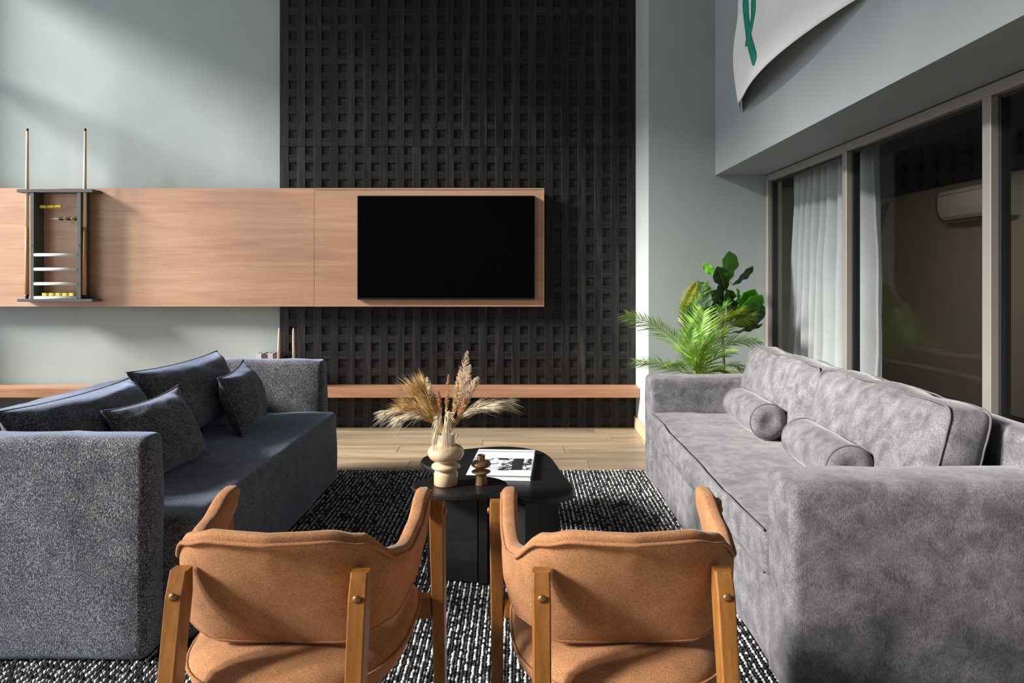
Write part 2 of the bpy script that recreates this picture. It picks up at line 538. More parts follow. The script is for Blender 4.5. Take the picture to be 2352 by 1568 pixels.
# skirting
tag(rbox('baseboard_back', XL, -1.995, YB - .015, YB, 0, .135, M['base'], None, .003), kind='structure')
tag(rbox('baseboard_pier', PX0 - .015, PX0, PY - .015, YB - .04, 0, .10, M['base'], None, .003), kind='structure')
tag(rbox('baseboard_right', PX0 - .015, 1.80, PY - .015, PY, 0, .10, M['base'], None, .003), kind='structure')

# ------------------------------------------------------------------ black lattice feature wall
S_ = 277.0
LX0, LX1 = -1.993, PX0
lat = tag(MB().box(LX0, LX1, YB - .0235, YB, 0, ZC).build('wall_lattice', M['black_oak_h']), kind='structure')
PITCH_X, PITCH_Z = 37.9 / S_, 37.6 / S_
HX0, HW = (664 - CX) / S_, 18.6 / S_
def zrow(n): return EYE + (HY - (35.4 + 37.6 * n)) / S_
vx = []
xs = LX0
for k in range(21):
    vx.append((xs, HX0 + k * PITCH_X))
    xs = HX0 + k * PITCH_X + HW
vx.append((xs, LX1 - .002))
zs = [0.0, zrow(8), zrow(-8), ZC]
def share_box(name, w, h, d, mat, cache={}):
    k = (name, round(w, 4), round(h, 4), round(d, 4))
    if k not in cache:
        o = rbox(name, 0, w, 0, d, 0, h, mat, None, 0.0012, 1)
        cache[k] = o.data
        bpy.data.objects.remove(o)
    return cache[k]
for (a, b) in vx:
    for i in range(3):
        me = share_box('vertical_slat', b - a, zs[i + 1] - zs[i] - .0015, .0110, M['black_oak'])
        o = link(bpy.data.objects.new('vertical_slat', me), lat)
        o.location = (a, YB - .034 - random.uniform(0, .0012), zs[i])
hj = [LX0, vx[5][0] + .02, vx[13][0] + .02, LX1 - .002]
for n in range(-22, 26):
    ztop = zrow(n) - HW
    zbot = max(zrow(n + 1), 0.0)
    if ztop > ZC: continue
    if zbot >= ztop: continue
    for i in range(3):
        me = share_box('cross_slat', hj[i + 1] - hj[i] - .001, ztop - zbot, .0092, M['black_oak_h'])
        o = link(bpy.data.objects.new('cross_slat', me), lat)
        o.location = (hj[i], YB - .0328, zbot)

# ------------------------------------------------------------------ oak wall panel with television
tvp = empty('wall_panel', (-2, 5.6, 1.0), label='long pale oak wall panel mounted behind the television and cue rack', cat='wall panel')
PYF = 5.56
px1 = (1250 - CX) * PYF / F
pz1, pz0 = EYE + (HY - 432) * PYF / F, EYE - (704 - HY) * PYF / F
pxs = (722 - CX) * PYF / F
rbox('oak_board', -4.86, pxs - .001, PYF, PYF + .03, pz0, pz1, M['veneer'], tvp, .0015, off=tvp.location)
rbox('oak_board', pxs + .001, px1, PYF, PYF + .03, pz0, pz1, M['veneer'], tvp, .0015, off=tvp.location)
rbox('back_batten', -4.8, px1 - .01, PYF + .03, YB - .035, pz0 + .03, pz1 - .03, M['frame_dark'], tvp, .001, off=tvp.location)
for d in ((pxs + .001, px1, pz1 - .012, pz1), (pxs + .001, px1, pz0, pz0 + .012), (px1 - .012, px1, pz0 + .012, pz1 - .012)):
    rbox('edge_lipping', d[0], d[1], PYF - .004, PYF - .0003, d[2], d[3], M['veneer'], tvp, .001, off=tvp.location)

tv = empty('television', (-.6, 5.55, 1.06), label='large flat black television mounted on the oak wall panel', cat='television')
TY = 5.525
a, b = P(820, 449, TY), P(1229, 688, TY)
rbox('casing', a.x, b.x, TY, PYF - .0005, b.z, a.z, M['black_plastic'], tv, .004, 2, off=tv.location)
rbox('screen', a.x + .008, b.x - .008, TY - .0015, TY + .002, b.z + .016, a.z - .008, M['screen'], tv, .0005, off=tv.location)

# ------------------------------------------------------------------ floating bench along the back wall
bn = empty('wall_bench', (-2, 5.55, .28), label='long floating oak bench shelf running low along the back wall', cat='bench')
rbox('seat_board', -4.89, PX0 - .001, 5.45, YB - .036, .283, .356, M['bench'], bn, .002, off=bn.location)
rbox('wall_cleat', -4.8, PX0 - .05, YB - .036, YB - .034, .30, .34, M['frame_dark'], bn, 0, off=bn.location)

# ------------------------------------------------------------------ cue rack
ck = empty('cue_rack', (-3.7, 5.5, 1.05), label='dark grey wall rack for billiard cues on the oak panel', cat='rack')
RYF, RYB = 5.44, PYF - .001
s = F / RYF
def RX(px): return (px - CX) / s
def RZ(py): return EYE - (py - HY) / s
rbox('top_shelf', RX(38), RX(212), RYF, RYB, RZ(441.5), RZ(434), M['rack'], ck, .002, off=ck.location)
rbox('bottom_shelf', RX(39), RX(212), RYF, RYB, RZ(693), RZ(686.5), M['rack'], ck, .002, off=ck.location)
for (p0, p1) in ((68.5, 77), (176.5, 185)):
    u = rbox('upright', RX(p0), RX(p1), RYF + .004, RYB, RZ(686.4), RZ(441.6), M['rack'], ck, .002, off=ck.location)
    MB().lathe([(.004, 0), (.004, .003), (.001, .004)], (0, 0, 0), 8).build('screw', M['frame_dark'], u)
    sc_ = u.children[0]
    sc_.rotation_euler = (R(90), 0, 0)
    sc_.location = (RX((p0 + p1) / 2) - ck.location.x, RYF + .004 - ck.location.y, RZ(563) - ck.location.z)
for py in (585, 618, 651.5, 683.5):
    r_ = MB().tube([(RX(77), RYF + .012, RZ(py)), (RX(176.5), RYF + .012, RZ(py))], .013, 10).build('rail', M['white'], ck, True, ck.location)
for j, py in enumerate((473, 501)):
    w = MB().tube([(RX(77), RYF + .05, RZ(py)), (RX(176.5), RYF + .05, RZ(py))], .0022, 6).build('wire', M['steel'], ck, True, ck.location)
    x0 = 84 if j == 0 else 128
    for g in range(3):
        for q in range(5):
            x = RX(x0 + g * 17.5 + q * 2.9)
            mat = M['yellow'] if (j == 0 or q == 4) else M['black_plastic']
            MB().tube([(x - .0048, RYF + .05, RZ(py)), (x - .002, RYF + .05, RZ(py)), (x + .002, RYF + .05, RZ(py)), (x + .0048, RYF + .05, RZ(py))], [.009, .0135, .0135, .009], 8).build('score_bead', mat, w, True, ck.location)
for j, (px, nm) in enumerate(((63, 'left'), (196, 'right'))):
    CYq = 5.475
    t, b = P(px, 295, CYq), P(px - (1.0 if j == 0 else 3), 689, CYq)
    b.z = RZ(686.5) + .002
    c = empty('billiard_cue', (b.x, b.y, b.z), label='slim wooden billiard cue standing in the rack, %s one of the two' % nm, cat='cue', group='billiard cues in the rack')
    d = t - b
    def seg(name, f0, f1, r0, r1, mat, sg=10):
        MB().tube([b + d * f0, b + d * f1], [r0, r1], sg).build(name, mat, c, True, c.location)
    seg('rubber_bumper', 0, .022, .010, .0175, M['black_plastic'])
    seg('butt', .022, .42, .0175, .0148, M['cue_butt'])
    seg('shaft', .42, .985, .0148, .0098, M['cue_shaft'])
    seg('leather_tip', .985, 1.0, .0098, .008, M['frame_dark'])
for i in range(5):
    px = 100 + i * 15.5
    x = RX(px)
    z0 = RZ(683.5) + .0113
    o = empty('chalk_cube', (x, RYF + .014, z0), label='small yellow chalk cube, %s from the left on the lowest rack rail' % ('first', 'second', 'third', 'fourth', 'fifth')[i], cat='chalk', group='chalk cubes on the cue rack')
    rbox('block', -.016, .016, -.012, .012, 0, .026, M['yellow'], o, .002)
    rbox('paper_band', .0162, .019, -.012, .012, 0, .024, M['paper'], o, .001)

# ------------------------------------------------------------------ glazed partition on the right and the room beyond it
WX0, WX1 = 1.825, 1.90
win = empty('window_1', (1.86, 2.5, 0), kind='structure')
rbox('header', WX0, WX1, .28, PY - .002, BZ - .052, BZ - .006, M['frame'], win, .003, off=win.location)
rbox('sill', WX0, WX1, .28, PY - .002, 0, .06, M['frame'], win, .003, off=win.location)
mul = [5.086, 3.872, 2.70, 1.54, .39]
for i, y in enumerate(mul):
    nm = 'jamb' if i in (0, 4) else 'mullion'
    fr = rbox(nm, WX0, WX1, y - .05, y, .06, BZ - .052, M['frame'], win, .003, off=win.location)
    rbox('gasket', WX0 + .03, WX1 - .004, y - .064, y - .0505, .06, BZ - .052, M['frame_dark'], fr, .001, off=win.location)
for i in range(4):
    rbox('pane', WX0 + .045, WX0 + .051, mul[i + 1] + .001, mul[i] - .052, .061, BZ - .053, M['glass'], win, 0, off=win.location)
    rbox('top_gasket', WX0 + .035, WX1 - .02, mul[i + 1] + .001, mul[i] - .066, BZ - .066, BZ - .0535, M['frame_dark'], win, 0, off=win.location)
NX, NY1 = 4.45, 9.2
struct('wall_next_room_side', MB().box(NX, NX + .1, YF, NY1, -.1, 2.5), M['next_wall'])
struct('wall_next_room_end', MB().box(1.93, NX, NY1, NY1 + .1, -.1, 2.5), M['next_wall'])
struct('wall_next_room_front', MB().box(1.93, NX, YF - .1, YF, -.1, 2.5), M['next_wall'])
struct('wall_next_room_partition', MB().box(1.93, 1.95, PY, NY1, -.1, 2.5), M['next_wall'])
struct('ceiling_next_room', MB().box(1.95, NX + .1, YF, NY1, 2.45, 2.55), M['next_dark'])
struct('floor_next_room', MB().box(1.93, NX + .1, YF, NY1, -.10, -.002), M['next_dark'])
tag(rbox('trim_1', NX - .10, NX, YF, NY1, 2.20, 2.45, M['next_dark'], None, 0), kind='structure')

lm = empty('added_fill_lamp', (2.7, 5.6, 2.45), label='flat unseen fill lamp added to the room behind the glass', cat='lamp')  # unseen lamp, added only to brighten the room behind the glass
rbox('housing', 2.4, 3.0, 5.3, 5.9, 2.42, 2.449, M['white'], lm, .004, off=lm.location)
dm, nt_, b__ = new_mat('fill_lamp_diffuser')
b__.inputs['Emission Color'].default_value = (1.0, 0.90, 0.76, 1)
b__.inputs['Emission Strength'].default_value = 15.0
rbox('diffuser', 2.43, 2.97, 5.33, 5.87, 2.412, 2.4195, dm, lm, .002, off=lm.location)
ac = empty('air_conditioner', (NX - .1, 6.5, 1.8), label='white wall air conditioner seen through the dark glass', cat='air conditioner')
AY0, AY1 = 6.08, 7.0
prof = [(0, 0), (-.12, 0), (-.17, .05), (-.20, .12), (-.20, .27), (-.18, .305), (0, .305)]
def extr(prof, y0, y1, mat, name, par, x=NX - .001, z=1.80):
    n = len(prof)
    v = [(x + p[0], y0, z + p[1]) for p in prof] + [(x + p[0], y1, z + p[1]) for p in prof]
    f = [tuple(range(n)), tuple(range(2 * n - 1, n - 1, -1))] + [(i, n + i, n + (i + 1) % n, (i + 1) % n) for i in range(n)]
    return mesh(name, v, f, mat, par, False, par.location)
extr(prof, AY0, AY1 - .05, M['ac_white'], 'body', ac)
extr(prof, AY1 - .048, AY1, M['frame'], 'end_cap', ac)
rbox('louvre', NX - .178, NX - .135, AY0 + .05, AY1 - .1, 1.806, 1.812, M['frame_dark'], ac, 0, off=ac.location)
rbox('front_groove', NX - .2025, NX - .2, AY0 + .02, AY1 - .07, 2.06, 2.065, M['frame_dark'], ac, 0, off=ac.location)
# dark hanging screen beyond the curtain
q = [(9.0, 1.98), (8.23, 2.14), (8.64, 1.33), (9.0, .75)]      # (y, z) on the far wall of that room
v = [(NX - .04, a, b) for a, b in q] + [(NX - .0005, a, b) for a, b in q]
o = mesh('dark_screen', v, [(0, 1, 2, 3), (7, 6, 5, 4), (0, 4, 5, 1), (1, 5, 6, 2), (2, 6, 7, 3), (3, 7, 4, 0)], M['black_plastic'])
tag(o, 'slanting black panel on the wall beyond the glass, beside the curtain', 'screen')
# curtain
ct = empty('curtain', (2.07, 4.5, 0), label='pale grey gathered curtain hanging behind the glass partition', cat='curtain')
nu, nv = 260, 26
V, Fc = [], []
for j in range(nv + 1):
    t = j / nv                                     # 0 floor .. 1 top
    z = .01 + t * 2.04
    ya = 4.02 - .10 * (1 - t) * 0 
    yb = 5.20 - .16 * t ** 2 + .0
    for i in range(nu + 1):
        u = i / nu
        y = ya + (yb - ya) * u
        amp = .052 + .022 * (1 - t)
        ph = u * 2 * math.pi * 9 + 1.6 * math.sin(u * 9) + .5 * math.sin(t * 3 + u * 20)
        x = 2.075 + amp * math.sin(ph) + .012 * fbm((u * 9, t * 2.5, 3.1), 1.5)
        if t > .86:
            x += .012 * math.sin(u * 2 * math.pi * 31) * (t - .86) / .14
        V.append((x, y + .014 * math.cos(ph), z))
for j in range(nv):
    for i in range(nu):
        a = j * (nu + 1) + i
        Fc.append((a, a + 1, a + nu + 2, a + nu + 1))
cl = mesh('drape', V, Fc, M['curtain'], ct, True, ct.location)
sm = cl.modifiers.new('thickness', 'SOLIDIFY')
sm.thickness = .003
MB().tube([(2.075, 3.95, 2.065), (2.075, 5.24, 2.065)], .012, 10).build('curtain_rod', M['frame'], ct, True, ct.location)

# ------------------------------------------------------------------ white banner on the bulkhead
bnr = empty('banner', (BX - .03, 3.6, 2.3), label='white cloth banner with green lettering hanging on the grey bulkhead', cat='banner')
nu, nv = 60, 50
def ban(u, v):
    """u 0 far .. 1 near, v 0 bottom .. 1 top"""
    y = 4.46 + (2.72 - 4.46) * u
    z0 = 2.325 + .10 * u
    z = z0 + v * (4.3 - z0)
    y += .13 * v * (1 - u) + .05 * math.sin(v * 9) * (1 - u) ** 2
    out = .012 + (1 - v) ** 2.2 * (.135 * math.sin(math.pi * min(1, u * 1.05)) ** .8) + .012 * math.sin(u * 7 + v * 4) * (.3 + .7 * v)
    out += .045 * math.exp(-((u - .10) / .05) ** 2) * math.exp(-((v - .16) / .16) ** 2)
    out = max(out, .006)
    return Vector((BX - out, y, z))
V, Fc = [], []
for j in range(nv + 1):
    for i in range(nu + 1):
        V.append(ban(i / nu, (j / nv)))
for j in range(nv):
    for i in range(nu):
        a = j * (nu + 1) + i
        Fc.append((a, a + nu + 1, a + nu + 2, a + 1))
o = mesh('cloth', V, Fc, M['banner'], bnr, True, bnr.location)
sm = o.modifiers.new('thickness', 'SOLIDIFY')
sm.thickness = .002
sm.offset = 0
def ray_ban(px, py):
    best, bu = 1e9, (0, 0)
    for i in range(0, 101):
        for j in range(0, 101):
            u, v = i / 100 * .5, j / 100
            p = ban(u, v)
            X = CX + F * p.x / p.y
            Yp = HY - F * (p.z - EYE) / p.y
            d = (X - px) ** 2 + (Yp - py) ** 2
            if d < best: best, bu = d, (u, v)
    return bu
def stroke(pts, w):
    uv = [Vector(ray_ban(*p)) for p in pts]
    res = []
    for i in range(len(uv) - 1):
        for k in range(6):
            res.append(uv[i].lerp(uv[i + 1], k / 6))
    res.append(uv[-1])
    V, Fc = [], []
    for i, q in enumerate(res):
        t = (res[min(i + 1, len(res) - 1)] - res[max(i - 1, 0)])
        tt = Vector((t.x * 1.8, t.y * 2.0)).normalized()
        n = Vector((-tt.y / 1.8, tt.x / 2.0))
        ww = w * (1 if 0 < i < len(res) - 1 else .6)
        for sgn in (-1, 1):
            p = ban(max(0, q.x + n.x * ww * sgn), q.y + n.y * ww * sgn)
            V.append((p.x - .004, p.y, p.z))
    for i in range(len(res) - 1):
        Fc.append((2 * i, 2 * i + 1, 2 * i + 3, 2 * i + 2))
    o = mesh('green_letter_stroke', V, Fc, M['green_ink'], bnr, True, bnr.location)
    sm = o.modifiers.new('thickness', 'SOLIDIFY')
    sm.thickness = .001
stroke([(1714, -60), (1715, 0), (1715, 40), (1718, 75), (1724, 100), (1735, 143)], .040)
stroke([(1738, -60), (1733, 0), (1731, 30), (1724, 65), (1718, 90), (1716, 106)], .040)

# ------------------------------------------------------------------ rug
rg = empty('rug', (-.4, 2.65, 0), label='black and white woven rug under the sofas and tables', cat='rug')
RGX0, RGX1, RGY0, RGY1, RGZ = -2.6, 1.78, .85, 4.375, .010
rbox('backing', RGX0, RGX1, RGY0, RGY1, .0005, RGZ, M['black_rug'], rg, .003, off=rg.location)
import numpy as np
rs = np.random.RandomState(3)
px_, py_ = .0235, .0165
nx_, ny_ = int((RGX1 - RGX0) / (px_ / 2)), int((RGY1 - RGY0) / py_)
ii, jj = np.meshgrid(np.arange(nx_), np.arange(ny_), indexing='ij')
ii, jj = ii.ravel(), jj.ravel()
white_row = ii % 2 == 0
cxs = RGX0 + .008 + ii * px_ / 2 + rs.uniform(-.0014, .0014, ii.size)
cys = RGY0 + .009 + jj * py_ + (ii % 4 // 2) * py_ / 2 + rs.uniform(-.002, .002, ii.size)
keep = cys < RGY1 - .006
hx = np.where(white_row, .0062, .0054) * rs.uniform(.8, 1.15, ii.size)
hy = .0078 * rs.uniform(.8, 1.1, ii.size)
hz = np.where(white_row, .0085, .0055) * rs.uniform(.75, 1.2, ii.size)
lum = np.where(white_row, rs.uniform(.15, .75, ii.size), rs.uniform(.006, .03, ii.size))
lum = np.where(white_row & (rs.rand(ii.size) < .22), .02, lum)
lum = np.where((~white_row) & (rs.rand(ii.size) < .22), rs.uniform(.06, .2, ii.size), lum)
cxs, cys, hx, hy, hz, lum = [q[keep] for q in (cxs, cys, hx, hy, hz, lum)]
# skip loops buried under the sofas' middles
mask = ~(((cxs < -1.25) & (cxs > -1.85) & (cys > 2.35) & (cys < 4.0)) | ((cxs > .95) & (cxs < 1.55) & (cys > 2.1) & (cys < 4.0)))
cxs, cys, hx, hy, hz, lum = [q[mask] for q in (cxs, cys, hx, hy, hz, lum)]
tmpl = np.array([(1, 0, 0), (-1, 0, 0), (0, 1, 0), (0, -1, 0), (.55, .5, .7), (-.55, .5, .7), (-.55, -.5, .7), (.55, -.5, .7), (0, 0, 1)], float)
tf = np.array([(4, 5, 8), (5, 6, 8), (6, 7, 8), (7, 4, 8), (0, 2, 4), (2, 5, 4), (2, 1, 5), (1, 6, 5), (1, 3, 6), (3, 7, 6), (3, 0, 7), (0, 4, 7)])
N = cxs.size
VV = (tmpl[None] * np.stack([hx, hy, hz], 1)[:, None, :] + np.stack([cxs, cys, np.full(N, RGZ - .0005)], 1)[:, None, :] - np.array(rg.location)[None, None, :]).reshape(-1, 3)
FF = (tf[None] + (np.arange(N) * 9)[:, None, None]).reshape(-1, 3)
me = bpy.data.meshes.new('yarn_loops')
me.vertices.add(len(VV))
me.vertices.foreach_set('co', VV.ravel())
me.loops.add(FF.size)
me.loops.foreach_set('vertex_index', FF.ravel().astype(np.int32))
me.polygons.add(len(FF))
me.polygons.foreach_set('loop_start', np.arange(0, FF.size, 3, dtype=np.int32))
me.polygons.foreach_set('use_smooth', np.ones(len(FF), bool))
me.update(calc_edges=True)
ca = me.color_attributes.new('yarn', 'FLOAT_COLOR', 'POINT')
c4 = np.stack([lum, lum, lum * .97, np.ones(N)], 1)
ca.data.foreach_set('color', np.repeat(c4, 9, axis=0).ravel().astype(np.float32))
me.materials.append(M['yarn'])
tag(link(bpy.data.objects.new('yarn_loops', me), rg), kind='stuff')
Z0 = .0198                                        # what stands on the rug stands on the loops

# ------------------------------------------------------------------ navy sofa (left)
sl = empty('sofa', (-1.55, 3.2, Z0), label='navy blue tweed sofa with loose cushions under the cue rack wall', cat='sofa')
so = sl.location
soft('seat', (-1.93, -1.105, 2.295, 4.135, Z0, .437), M['navy'], sl, so, r=.035, step=.06, puff=(.012, 0, .012), wob=.010, wsc=3.5)
soft('arm', (-2.0, -1.195, 2.18, 2.305, Z0, .735), M['navy'], sl, so, r=.03, step=.06, puff=(.004, .008, .003), wob=.007, wsc=5)
soft('arm', (-2.0, -1.195, 4.125, 4.25, Z0, .742), M['navy'], sl, so, r=.03, step=.06, puff=(.004, .008, .003), wob=.008, wsc=5)
soft('backrest', (-2.04, -1.91, 2.20, 4.235, Z0, .735), M['navy'], sl, so, r=.035, step=.06, puff=(.006, 0, .004), wob=.010, wsc=4)

def pillow(name, loc, W, Hh, T, rot, mat, label, cat='cushion', group=None, pinch=.10, seed=0, n=30, wr=.012):
    """W along local x, Hh along local z, T thickness along local y; sharp ears at the corners."""
    root = empty(name, loc, 0, label, cat, group)
    root.rotation_euler = rot
    V, Fc = [], []
    def pt(u, v, s):
        au, av = abs(u), abs(v)
        x = u * W / 2 * (1 - pinch * (1 - av ** 2.2) * au ** 2)
        z = v * Hh / 2 * (1 - pinch * (1 - au ** 2.2) * av ** 2)
        th = T / 2 * (max(0, 1 - au ** 2.6) ** .62) * (max(0, 1 - av ** 2.6) ** .62)
        w = wr * fbm((u * 2 + seed, v * 2, s * .7 + seed), 1.0) * min(1, th / (T * .2))
        sag = -.02 * (1 - av ** 2) * 0
        return (x, s * (th + w), z + sag)
    idx = {}
    for s in (-1, 1):
        for j in range(n + 1):
            for i in range(n + 1):
                u, v = -1 + 2 * i / n, -1 + 2 * j / n
                u, v = math.copysign(abs(u) ** .8, u), math.copysign(abs(v) ** .8, v)
                edge = i in (0, n) or j in (0, n)
                if edge and s == 1:
                    idx[(s, i, j)] = idx[(-1, i, j)]
                    continue
                idx[(s, i, j)] = len(V)
                V.append(pt(u, v, s))
    for s in (-1, 1):
        for j in range(n):
            for i in range(n):
                q = (idx[(s, i, j)], idx[(s, i + 1, j)], idx[(s, i + 1, j + 1)], idx[(s, i, j + 1)])
                Fc.append(q if s < 0 else tuple(reversed(q)))
    mesh('cover', V, Fc, mat, root, True)
    # seam piping round the edge
    loop = [idx[(-1, i, 0)] for i in range(n)] + [idx[(-1, n, j)] for j in range(n)] + [idx[(-1, n - i, n)] for i in range(n)] + [idx[(-1, 0, n - j)] for j in range(n + 1)]
    MB().tube([V[k] for k in loop], .004, 6, False).build('seam', mat, root, True)
    return root
# local +y of the pillow faces away from the wall (towards +x in the room): rotate -90 deg about z
def lean(yaw, tilt, roll=0):
    m = Matrix.Rotation(R(-90 + yaw), 3, 'Z') @ Matrix.Rotation(R(tilt), 3, 'X') @ Matrix.Rotation(R(roll), 3, 'Y')
    return m.to_euler()
pillow('back_cushion', (-1.70, 3.53, .640), .92, .385, .28, lean(0, 22), M['navy'], 'big loose navy back cushion at the far end of the blue sofa', group='cushions on the navy sofa', seed=1)
pillow('back_cushion', (-1.715, 2.735, .622), .84, .365, .28, lean(0, 24), M['navy'], 'big loose navy back cushion by the near arm of the blue sofa', group='cushions on the navy sofa', seed=5)
pillow('throw_pillow', (-1.465, 3.61, .612), .42, .335, .17, lean(4, 20, 6), M['navy'], 'small square navy pillow near the far arm of the blue sofa', group='cushions on the navy sofa', seed=9, pinch=.13)
pillow('throw_pillow', (-1.475, 2.79, .605), .42, .335, .17, lean(-14, 24, 5), M['navy'], 'small square navy pillow beside the near arm of the blue sofa', group='cushions on the navy sofa', seed=13, pinch=.13)

# ------------------------------------------------------------------ grey sofa (right)
sr = empty('sofa', (1.22, 3.09, Z0), label='light grey chenille sofa with bolsters beside the glass partition', cat='sofa')
so = sr.location
soft('base', (.787, 1.64, 2.13, 4.05, Z0, .298), M['grey'], sr, so, r=.018, step=.08, puff=(.006, 0, 0), wob=.006, wsc=4)
soft('arm', (.772, 1.66, 1.94, 2.144, Z0, .660), M['grey'], sr, so, r=.028, step=.05, puff=(.004, .006, .006), wob=.006, wsc=4)
soft('arm', (.772, 1.66, 4.04, 4.244, Z0, .648), M['grey'], sr, so, r=.03, step=.05, puff=(.004, .006, .004), wob=.006, wsc=4)
soft('backrest', (1.53, 1.665, 1.95, 4.235, Z0, .775), M['grey'], sr, so, r=.03, step=.06, puff=(.004, 0, .004), wob=.008, wsc=3)
def edge_loop(xa, xb, ya, yb, z, wob, seed):
    pts = []
    for (p, q, n) in (((xa, ya), (xa, yb), 30), ((xa, yb), (xb, yb), 14), ((xb, yb), (xb, ya), 30), ((xb, ya), (xa, ya), 14)):
        for k in range(n):
            x = p[0] + (q[0] - p[0]) * k / n
            y = p[1] + (q[1] - p[1]) * k / n
            pts.append((x + wob * fbm((x * 5 + seed, y * 5, 0), 1), y, z + wob * fbm((x * 4, y * 4 + seed, 2), 1)))
    pts.append(pts[0])
    return pts
sc_ = soft('seat_cushion', (.768, 1.52, 2.15, 4.035, .300, .452), M['grey'], sr, so, r=.028, step=.05, puff=(.014, .0, .018), wob=.012, wsc=3)
pp = []
for k in range(61):
    y = 2.165 + (4.02 - 2.165) * k / 60
    pp.append((.7725 - .010 * (1 - ((y - 3.09) / .94) ** 2), y, .4435 + .012 * fbm((0.8, y, .45), 3) + .004))
MB().tube(pp, .0038, 6).build('piping', M['grey_pipe'], sc_, True, so)
MB().tube([(p[0], p[1], .312) for p in pp], .0040, 6).build('piping', M['grey_pipe'], sc_, True, so)

def back_cushion(y0, y1, seed):
    W, Hh, T = y1 - y0, .39, .17
    tilt = R(14)
    base = Vector((1.335, (y0 + y1) / 2, .452))
    def fn(p):
        # p: x thickness, y width, z height in cushion space -> lean back
        x, y, z = p
        z += .012 * fbm((y * 3, seed, z * 2), 1.3) * (z / Hh)
        return Vector((base.x + x * math.cos(tilt) + z * math.sin(tilt) - T * .5 + T * .5, base.y + y, base.z + z * math.cos(tilt) - x * math.sin(tilt) * .5))
    V, Fc = soft_box(-T / 2, T / 2, -W / 2, W / 2, 0, Hh, .045, .05, (.035, .008, .012), .012, 5, fn)
    o = mesh('back_cushion', V, Fc, M['grey'], sr, True, so)
    for fx in (-1, 1):
        pts = []
        rr = .05
        w2, h2 = W / 2 - .004, Hh - .004
        path = []
        for k in range(26): path.append((-w2, rr + (h2 - 2 * rr) * k / 25))
        for k in range(1, 8):
            a_ = math.pi - k * math.pi / 16
            path.append((-w2 + rr + rr * math.cos(a_), h2 - rr + rr * math.sin(a_)))
        for k in range(30): path.append((-w2 + rr + (2 * w2 - 2 * rr) * k / 29, h2))
        for k in range(1, 8):
            a_ = math.pi / 2 - k * math.pi / 16
            path.append((w2 - rr + rr * math.cos(a_), h2 - rr + rr * math.sin(a_)))
        for k in range(26): path.append((w2, h2 - rr - (h2 - 2 * rr) * k / 25))
        for (yy, zz) in path:
            wv = .006 * fbm((yy * 6, zz * 6, seed + fx), 1)
            pts.append(fn(Vector((fx * (T / 2 - .018) + wv, yy * 1.012, zz + .006))))
        MB().tube(pts, .0038, 6).build('piping', M['grey_pipe'], o, True, so)
back_cushion(3.095, 4.03, 3.0)
back_cushion(2.155, 3.085, 8.0)

def bolster(y0, y1, x, lab, rz=0):
    r = .086
    L = y1 - y0
    root = empty('bolster', (x, (y0 + y1) / 2, .475 + r), rz, lab, 'bolster', 'bolsters on the grey sofa')
    prof = []
    for k in range(7):
        a_ = k / 6 * math.pi / 2
        prof.append((.045 + (r - .045) * math.sin(a_), .028 * (1 - math.cos(a_))))
    rings = [(.004, .010), (.03, .004)] + prof
    mid = [(r * (1 + .03 * math.sin(k / 12 * math.pi)), .028 + (L - .056) * k / 12) for k in range(1, 12)]
    full = rings + mid + [(a_, L - b_) for (a_, b_) in reversed(rings)]
    m = MB().lathe(full, (0, 0, 0), 36)
    vv = []
    for (a_, b_, c_) in m.v:
        w = 1 + .03 * fbm((a_ * 8 + x, b_ * 8, c_ * 6 + y0), 1)
        vv.append((a_ * w, c_ - L / 2, b_ * w))
    m.v = vv
    m.build('cover', M['grey'], root, True)
    for e in (-1, 1):
        ring = [(math.cos(t_ / 32 * 2 * math.pi) * r * .99, e * (L / 2 - .020), math.sin(t_ / 32 * 2 * math.pi) * r * .99) for t_ in range(33)]
        MB().tube(ring, .0035, 6, False).build('piping', M['grey_pipe'], root, True)
bolster(3.22, 3.74, 1.185, 'grey bolster cushion at the far half of the grey sofa', R(-2))
bolster(2.42, 2.93, 1.19, 'grey bolster cushion nearer the front arm of the grey sofa', R(-3))

# ------------------------------------------------------------------ coffee tables
def smooth_poly(pts, n=8):
    m = len(pts)
    out = []
    for i in range(m):
        p0, p1, p2, p3 = [Vector(pts[(i + k - 1) % m]) for k in range(4)]
        for k in range(n):
            t = k / n
            out.append(.5 * ((2 * p1) + (p2 - p0) * t + (2 * p0 - 5 * p1 + 4 * p2 - p3) * t * t + (3 * p1 - p0 - 3 * p2 + p3) * t ** 3))
    return out
def slab(name, poly, z0, z1, mat, par, off, bev=.006):
    bm = bmesh.new()
    vs_ = [bm.verts.new((p[0] - off[0], p[1] - off[1], z0 - off[2])) for p in poly]
    f = bm.faces.new(vs_)
    f.normal_update()
    r = bmesh.ops.extrude_face_region(bm, geom=[f])
    for v in r['geom']:
        if isinstance(v, bmesh.types.BMVert): v.co.z += z1 - z0
    bmesh.ops.recalc_face_normals(bm, faces=bm.faces)
    ed = [e for e in bm.edges if abs(e.verts[0].co.z - e.verts[1].co.z) < 1e-6 and len(e.link_faces) == 2]
    bmesh.ops.bevel(bm, geom=ed, offset=bev, segments=3, profile=.5, affect='EDGES')
    me = bpy.data.meshes.new(name)
    bm.to_mesh(me)
    bm.free()
    me.materials.append(mat)
    o = link(bpy.data.objects.new(name, me), par)
    return o
HB, HS = .345, .425
KB, KS = F * (EYE - HB), F * (EYE - HS)
def top_pt(px, py, K):
    Y = K / (py - HY)
    return ((px - CX) * Y / F, Y)
tb = empty('coffee_table', (-.1, 3.15, Z0), label='lower black coffee table with rounded triangular top and book', cat='table')
